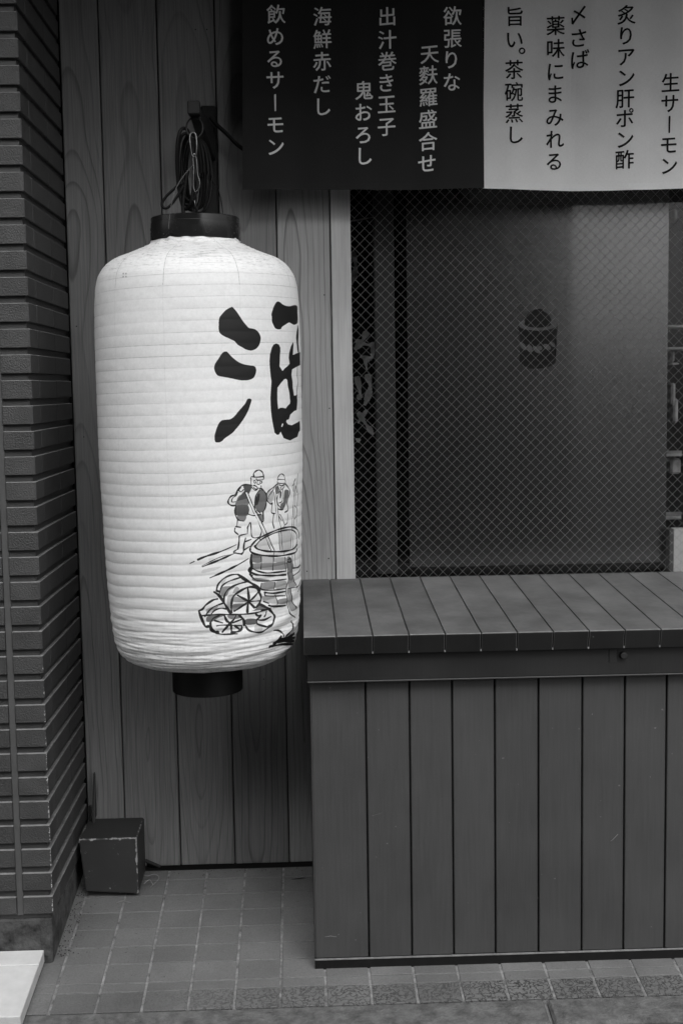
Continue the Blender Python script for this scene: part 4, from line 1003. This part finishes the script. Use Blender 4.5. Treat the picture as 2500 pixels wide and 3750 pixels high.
# paper laps: faint vertical seams, dotted where they cross the ribs
seam = np.zeros_like(ink)
us = [to_uv(598, 1000)[0], to_uv(872, 1000)[0]]; du = (us[1]-us[0]) % TW
ui = us[0]
for q in range(int(TW/du)+1):
    u0 = int((us[0]+q*du) % TW)
    for v in range(THh):
        zc = ZB + v/THh*(ZT-ZB); s2 = np.interp(-zc, -pz2, s_) if zc < 1.64 else 0
        f_ = 0.5
        strong = (1.5 if zc > 1.53 else .3) ; nb_ = .5+.5*math.sin(v*.37+q)
        wob_ = int(2*math.sin(v*.02+q))
        seam[v, (u0+2+wob_) % TW] = .2*strong; seam[v, (u0+wob_) % TW] = .48*strong*(.4+.6*nb_); seam[v, (u0+1+wob_) % TW] = .28*strong
        if f_ < .10 or f_ > .97:
            L_ = int(18+14*math.sin(v*1.7)); seam[v, np.arange(u0-4, u0+L_) % TW] = np.maximum(seam[v, np.arange(u0-4, u0+L_) % TW], .16)
# dark lines along the ribs; scuffs and dirt, heavier at shoulder and foot
vv, uu = np.meshgrid(np.arange(THh), np.arange(TW), indexing='ij')
zc = ZB+vv/THh*(ZT-ZB)
zsort = np.argsort(pz2); s2 = np.interp(zc[:, 0], pz2[zsort], s_[zsort])[:, None]
thu = (uu/TW+.5) % 1.0
ribf = ((s2+sagf(thu, zc))/pitch+thu) % 1
ur = thu*TW; nA = n2(ur/60., vv/3.2, 31); nB = n2(ur/13., vv/1.6, 32); nC = n2(ur/400., vv/160., 33)
foot = np.clip((.80-zc)/.1, 0, 1); shl = np.clip((zc-1.545)/.05, 0, 1)
ribline = np.clip(1-np.abs(((ribf+.5) % 1)-.5)/.045, 0, 1)*np.clip((nC-.25)*1.6, .12, 1)*np.clip((zc-.80)/.1, 0, 1)*(1-shl)
dirt = ribline*(.18+.36*nB) + np.clip(nA-.66, 0, 1)*.9*np.clip(foot+.8*shl+.05, 0, 1) + np.clip(nB-.74, 0, 1)*1.5*np.clip(foot+.9*shl+.03, 0, 1)*(.4+nA) + np.clip(n2(ur/34., vv/1.3, 35)-.80, 0, 1)*3.2*np.clip(foot+.9*shl+.04, 0, 1) + .05*nC  # rib lines, scuffs and dirt summed together
del nA, nB
dirt = np.clip(dirt, 0, .6)
lum = (1-ink)**1.9*(1-seam)*(1-dirt) + ink*.012
lum = np.clip(lum, 0, 1).astype(np.float32)
img = bpy.data.images.new('lantern_print', TW, THh, alpha=False, float_buffer=False); img.colorspace_settings.name = 'Non-Color'
buf = np.ones((THh, TW, 4), np.float32); buf[..., 0] = buf[..., 1] = buf[..., 2] = lum; img.pixels.foreach_set(buf.ravel()); img.update(); img.pack()
M_paper = bpy.data.materials.new('printed_lantern_paper'); M_paper.use_nodes = True; g = NT(M_paper)
ti = g.node('ShaderNodeTexImage'); ti.image = img; ti.interpolation = 'Linear'
uvn = g.node('ShaderNodeUVMap'); uvn.uv_map = 'UVMap'; g.nt.links.new(uvn.outputs[0], ti.inputs[0])
tc = g.node('ShaderNodeTexCoord'); sp = g.node('ShaderNodeSeparateXYZ'); g.nt.links.new(tc.outputs['Object'], sp.inputs[0])
fib = g.noise(tc.outputs['Object'], 110., 5, rough=.8)
v = g.math('MULTIPLY', g.rng(fib, .3, .7, .91, 1.05), .84)
spx = g.node('ShaderNodeSeparateColor'); g.nt.links.new(ti.outputs[0], spx.inputs[0])
v = g.math('MULTIPLY', v, spx.outputs[0])
colr = g.comb(v, v, v)
g.nt.links.new(colr, g.b.inputs['Base Color']); g.b.inputs['Roughness'].default_value = .55; g.b.inputs['Specular IOR Level'].default_value = .35
g.nt.links.new(g.bump(fib, .0003, .5), g.b.inputs['Normal'])
trn = g.node('ShaderNodeBsdfTranslucent'); g.nt.links.new(colr, trn.inputs[0]); mxs = g.node('ShaderNodeMixShader'); mxs.inputs[0].default_value = .14
out_ = [n for n in g.nt.nodes if n.type == 'OUTPUT_MATERIAL'][0]
g.nt.links.new(g.b.outputs[0], mxs.inputs[1]); g.nt.links.new(trn.outputs[0], mxs.inputs[2]); g.nt.links.new(mxs.outputs[0], out_.inputs[0])
me.materials.append(M_paper)
link('lantern_paper', me, lan, (AX, AY, 1.15))
# top and bottom rings
lathe('top_ring', [(.1045, 1.648), (.1038, 1.6860), (.1022, 1.6870), (.1022, 1.6985), (.1005, 1.7000), (.0975, 1.7000), (.0960, 1.6985), (.0960, 1.648), (.0985, 1.646), (.1035, 1.646)], M_black, lan, AX, AY, 96)
lathe('top_board', [(.0955, 1.664), (.0955, 1.668), (.03, 1.668), (.03, 1.664)], M_black, lan, AX, AY, 48)
lathe('bottom_ring', [(.0825, .585), (.0840, .5865), (.0840, .656), (.0765, .656), (.0765, .5865), (.078, .585)], M_matteblack, lan, AX, AY, 96)
lathe('bottom_board', [(.076, .600), (.076, .604), (.002, .604), (.002, .600)], M_matteblack, lan, AX, AY, 48)
for (px, py) in ((600, 857), (858, 853)):
    d = ray(px, py); a = d.x**2+d.y**2; b = -2*(d.x*AX+d.y*AY); c_ = AX*AX+AY*AY-.105**2; t = (-b-math.sqrt(b*b-4*a*c_))/(2*a)
    bm = bmesh.new(); bmesh.ops.create_icosphere(bm, subdivisions=1, radius=.0016); link('rivet', mesh_of(bm, 'rivet', M_steel), lan, (d.x*t, d.y*t, EYE+d.z*t))
# wires that hold the ring: one string at the left, one bent wire at the right
tube('string', smooth_path([tuple(onY(*q, Y_)) for q, Y_ in (((708, 603), 2.95), ((672, 645), 2.93), ((645, 690), 2.91), ((630, 740), 2.89), ((622, 790), 2.878), ((618, 838), 2.874))], 5), .0010, M_string, lan, 5)
tube('wire', smooth_path([tuple(onY(*q, Y_)) for q, Y_ in (((775, 660), 3.02), ((795, 685), 3.03), ((808, 725), 3.04), ((815, 770), 3.05), ((817, 800), 3.05))], 5), .0013, M_matteblack, lan, 5)
tube('wire', smooth_path([(AX-.096, AY, 1.69), (AX-.05, AY, 1.70), (AX+.002, AY-.002, 1.675), (AX+.05, AY, 1.70), (AX+.096, AY, 1.69)], 5), .0015, M_matteblack, lan, 5)
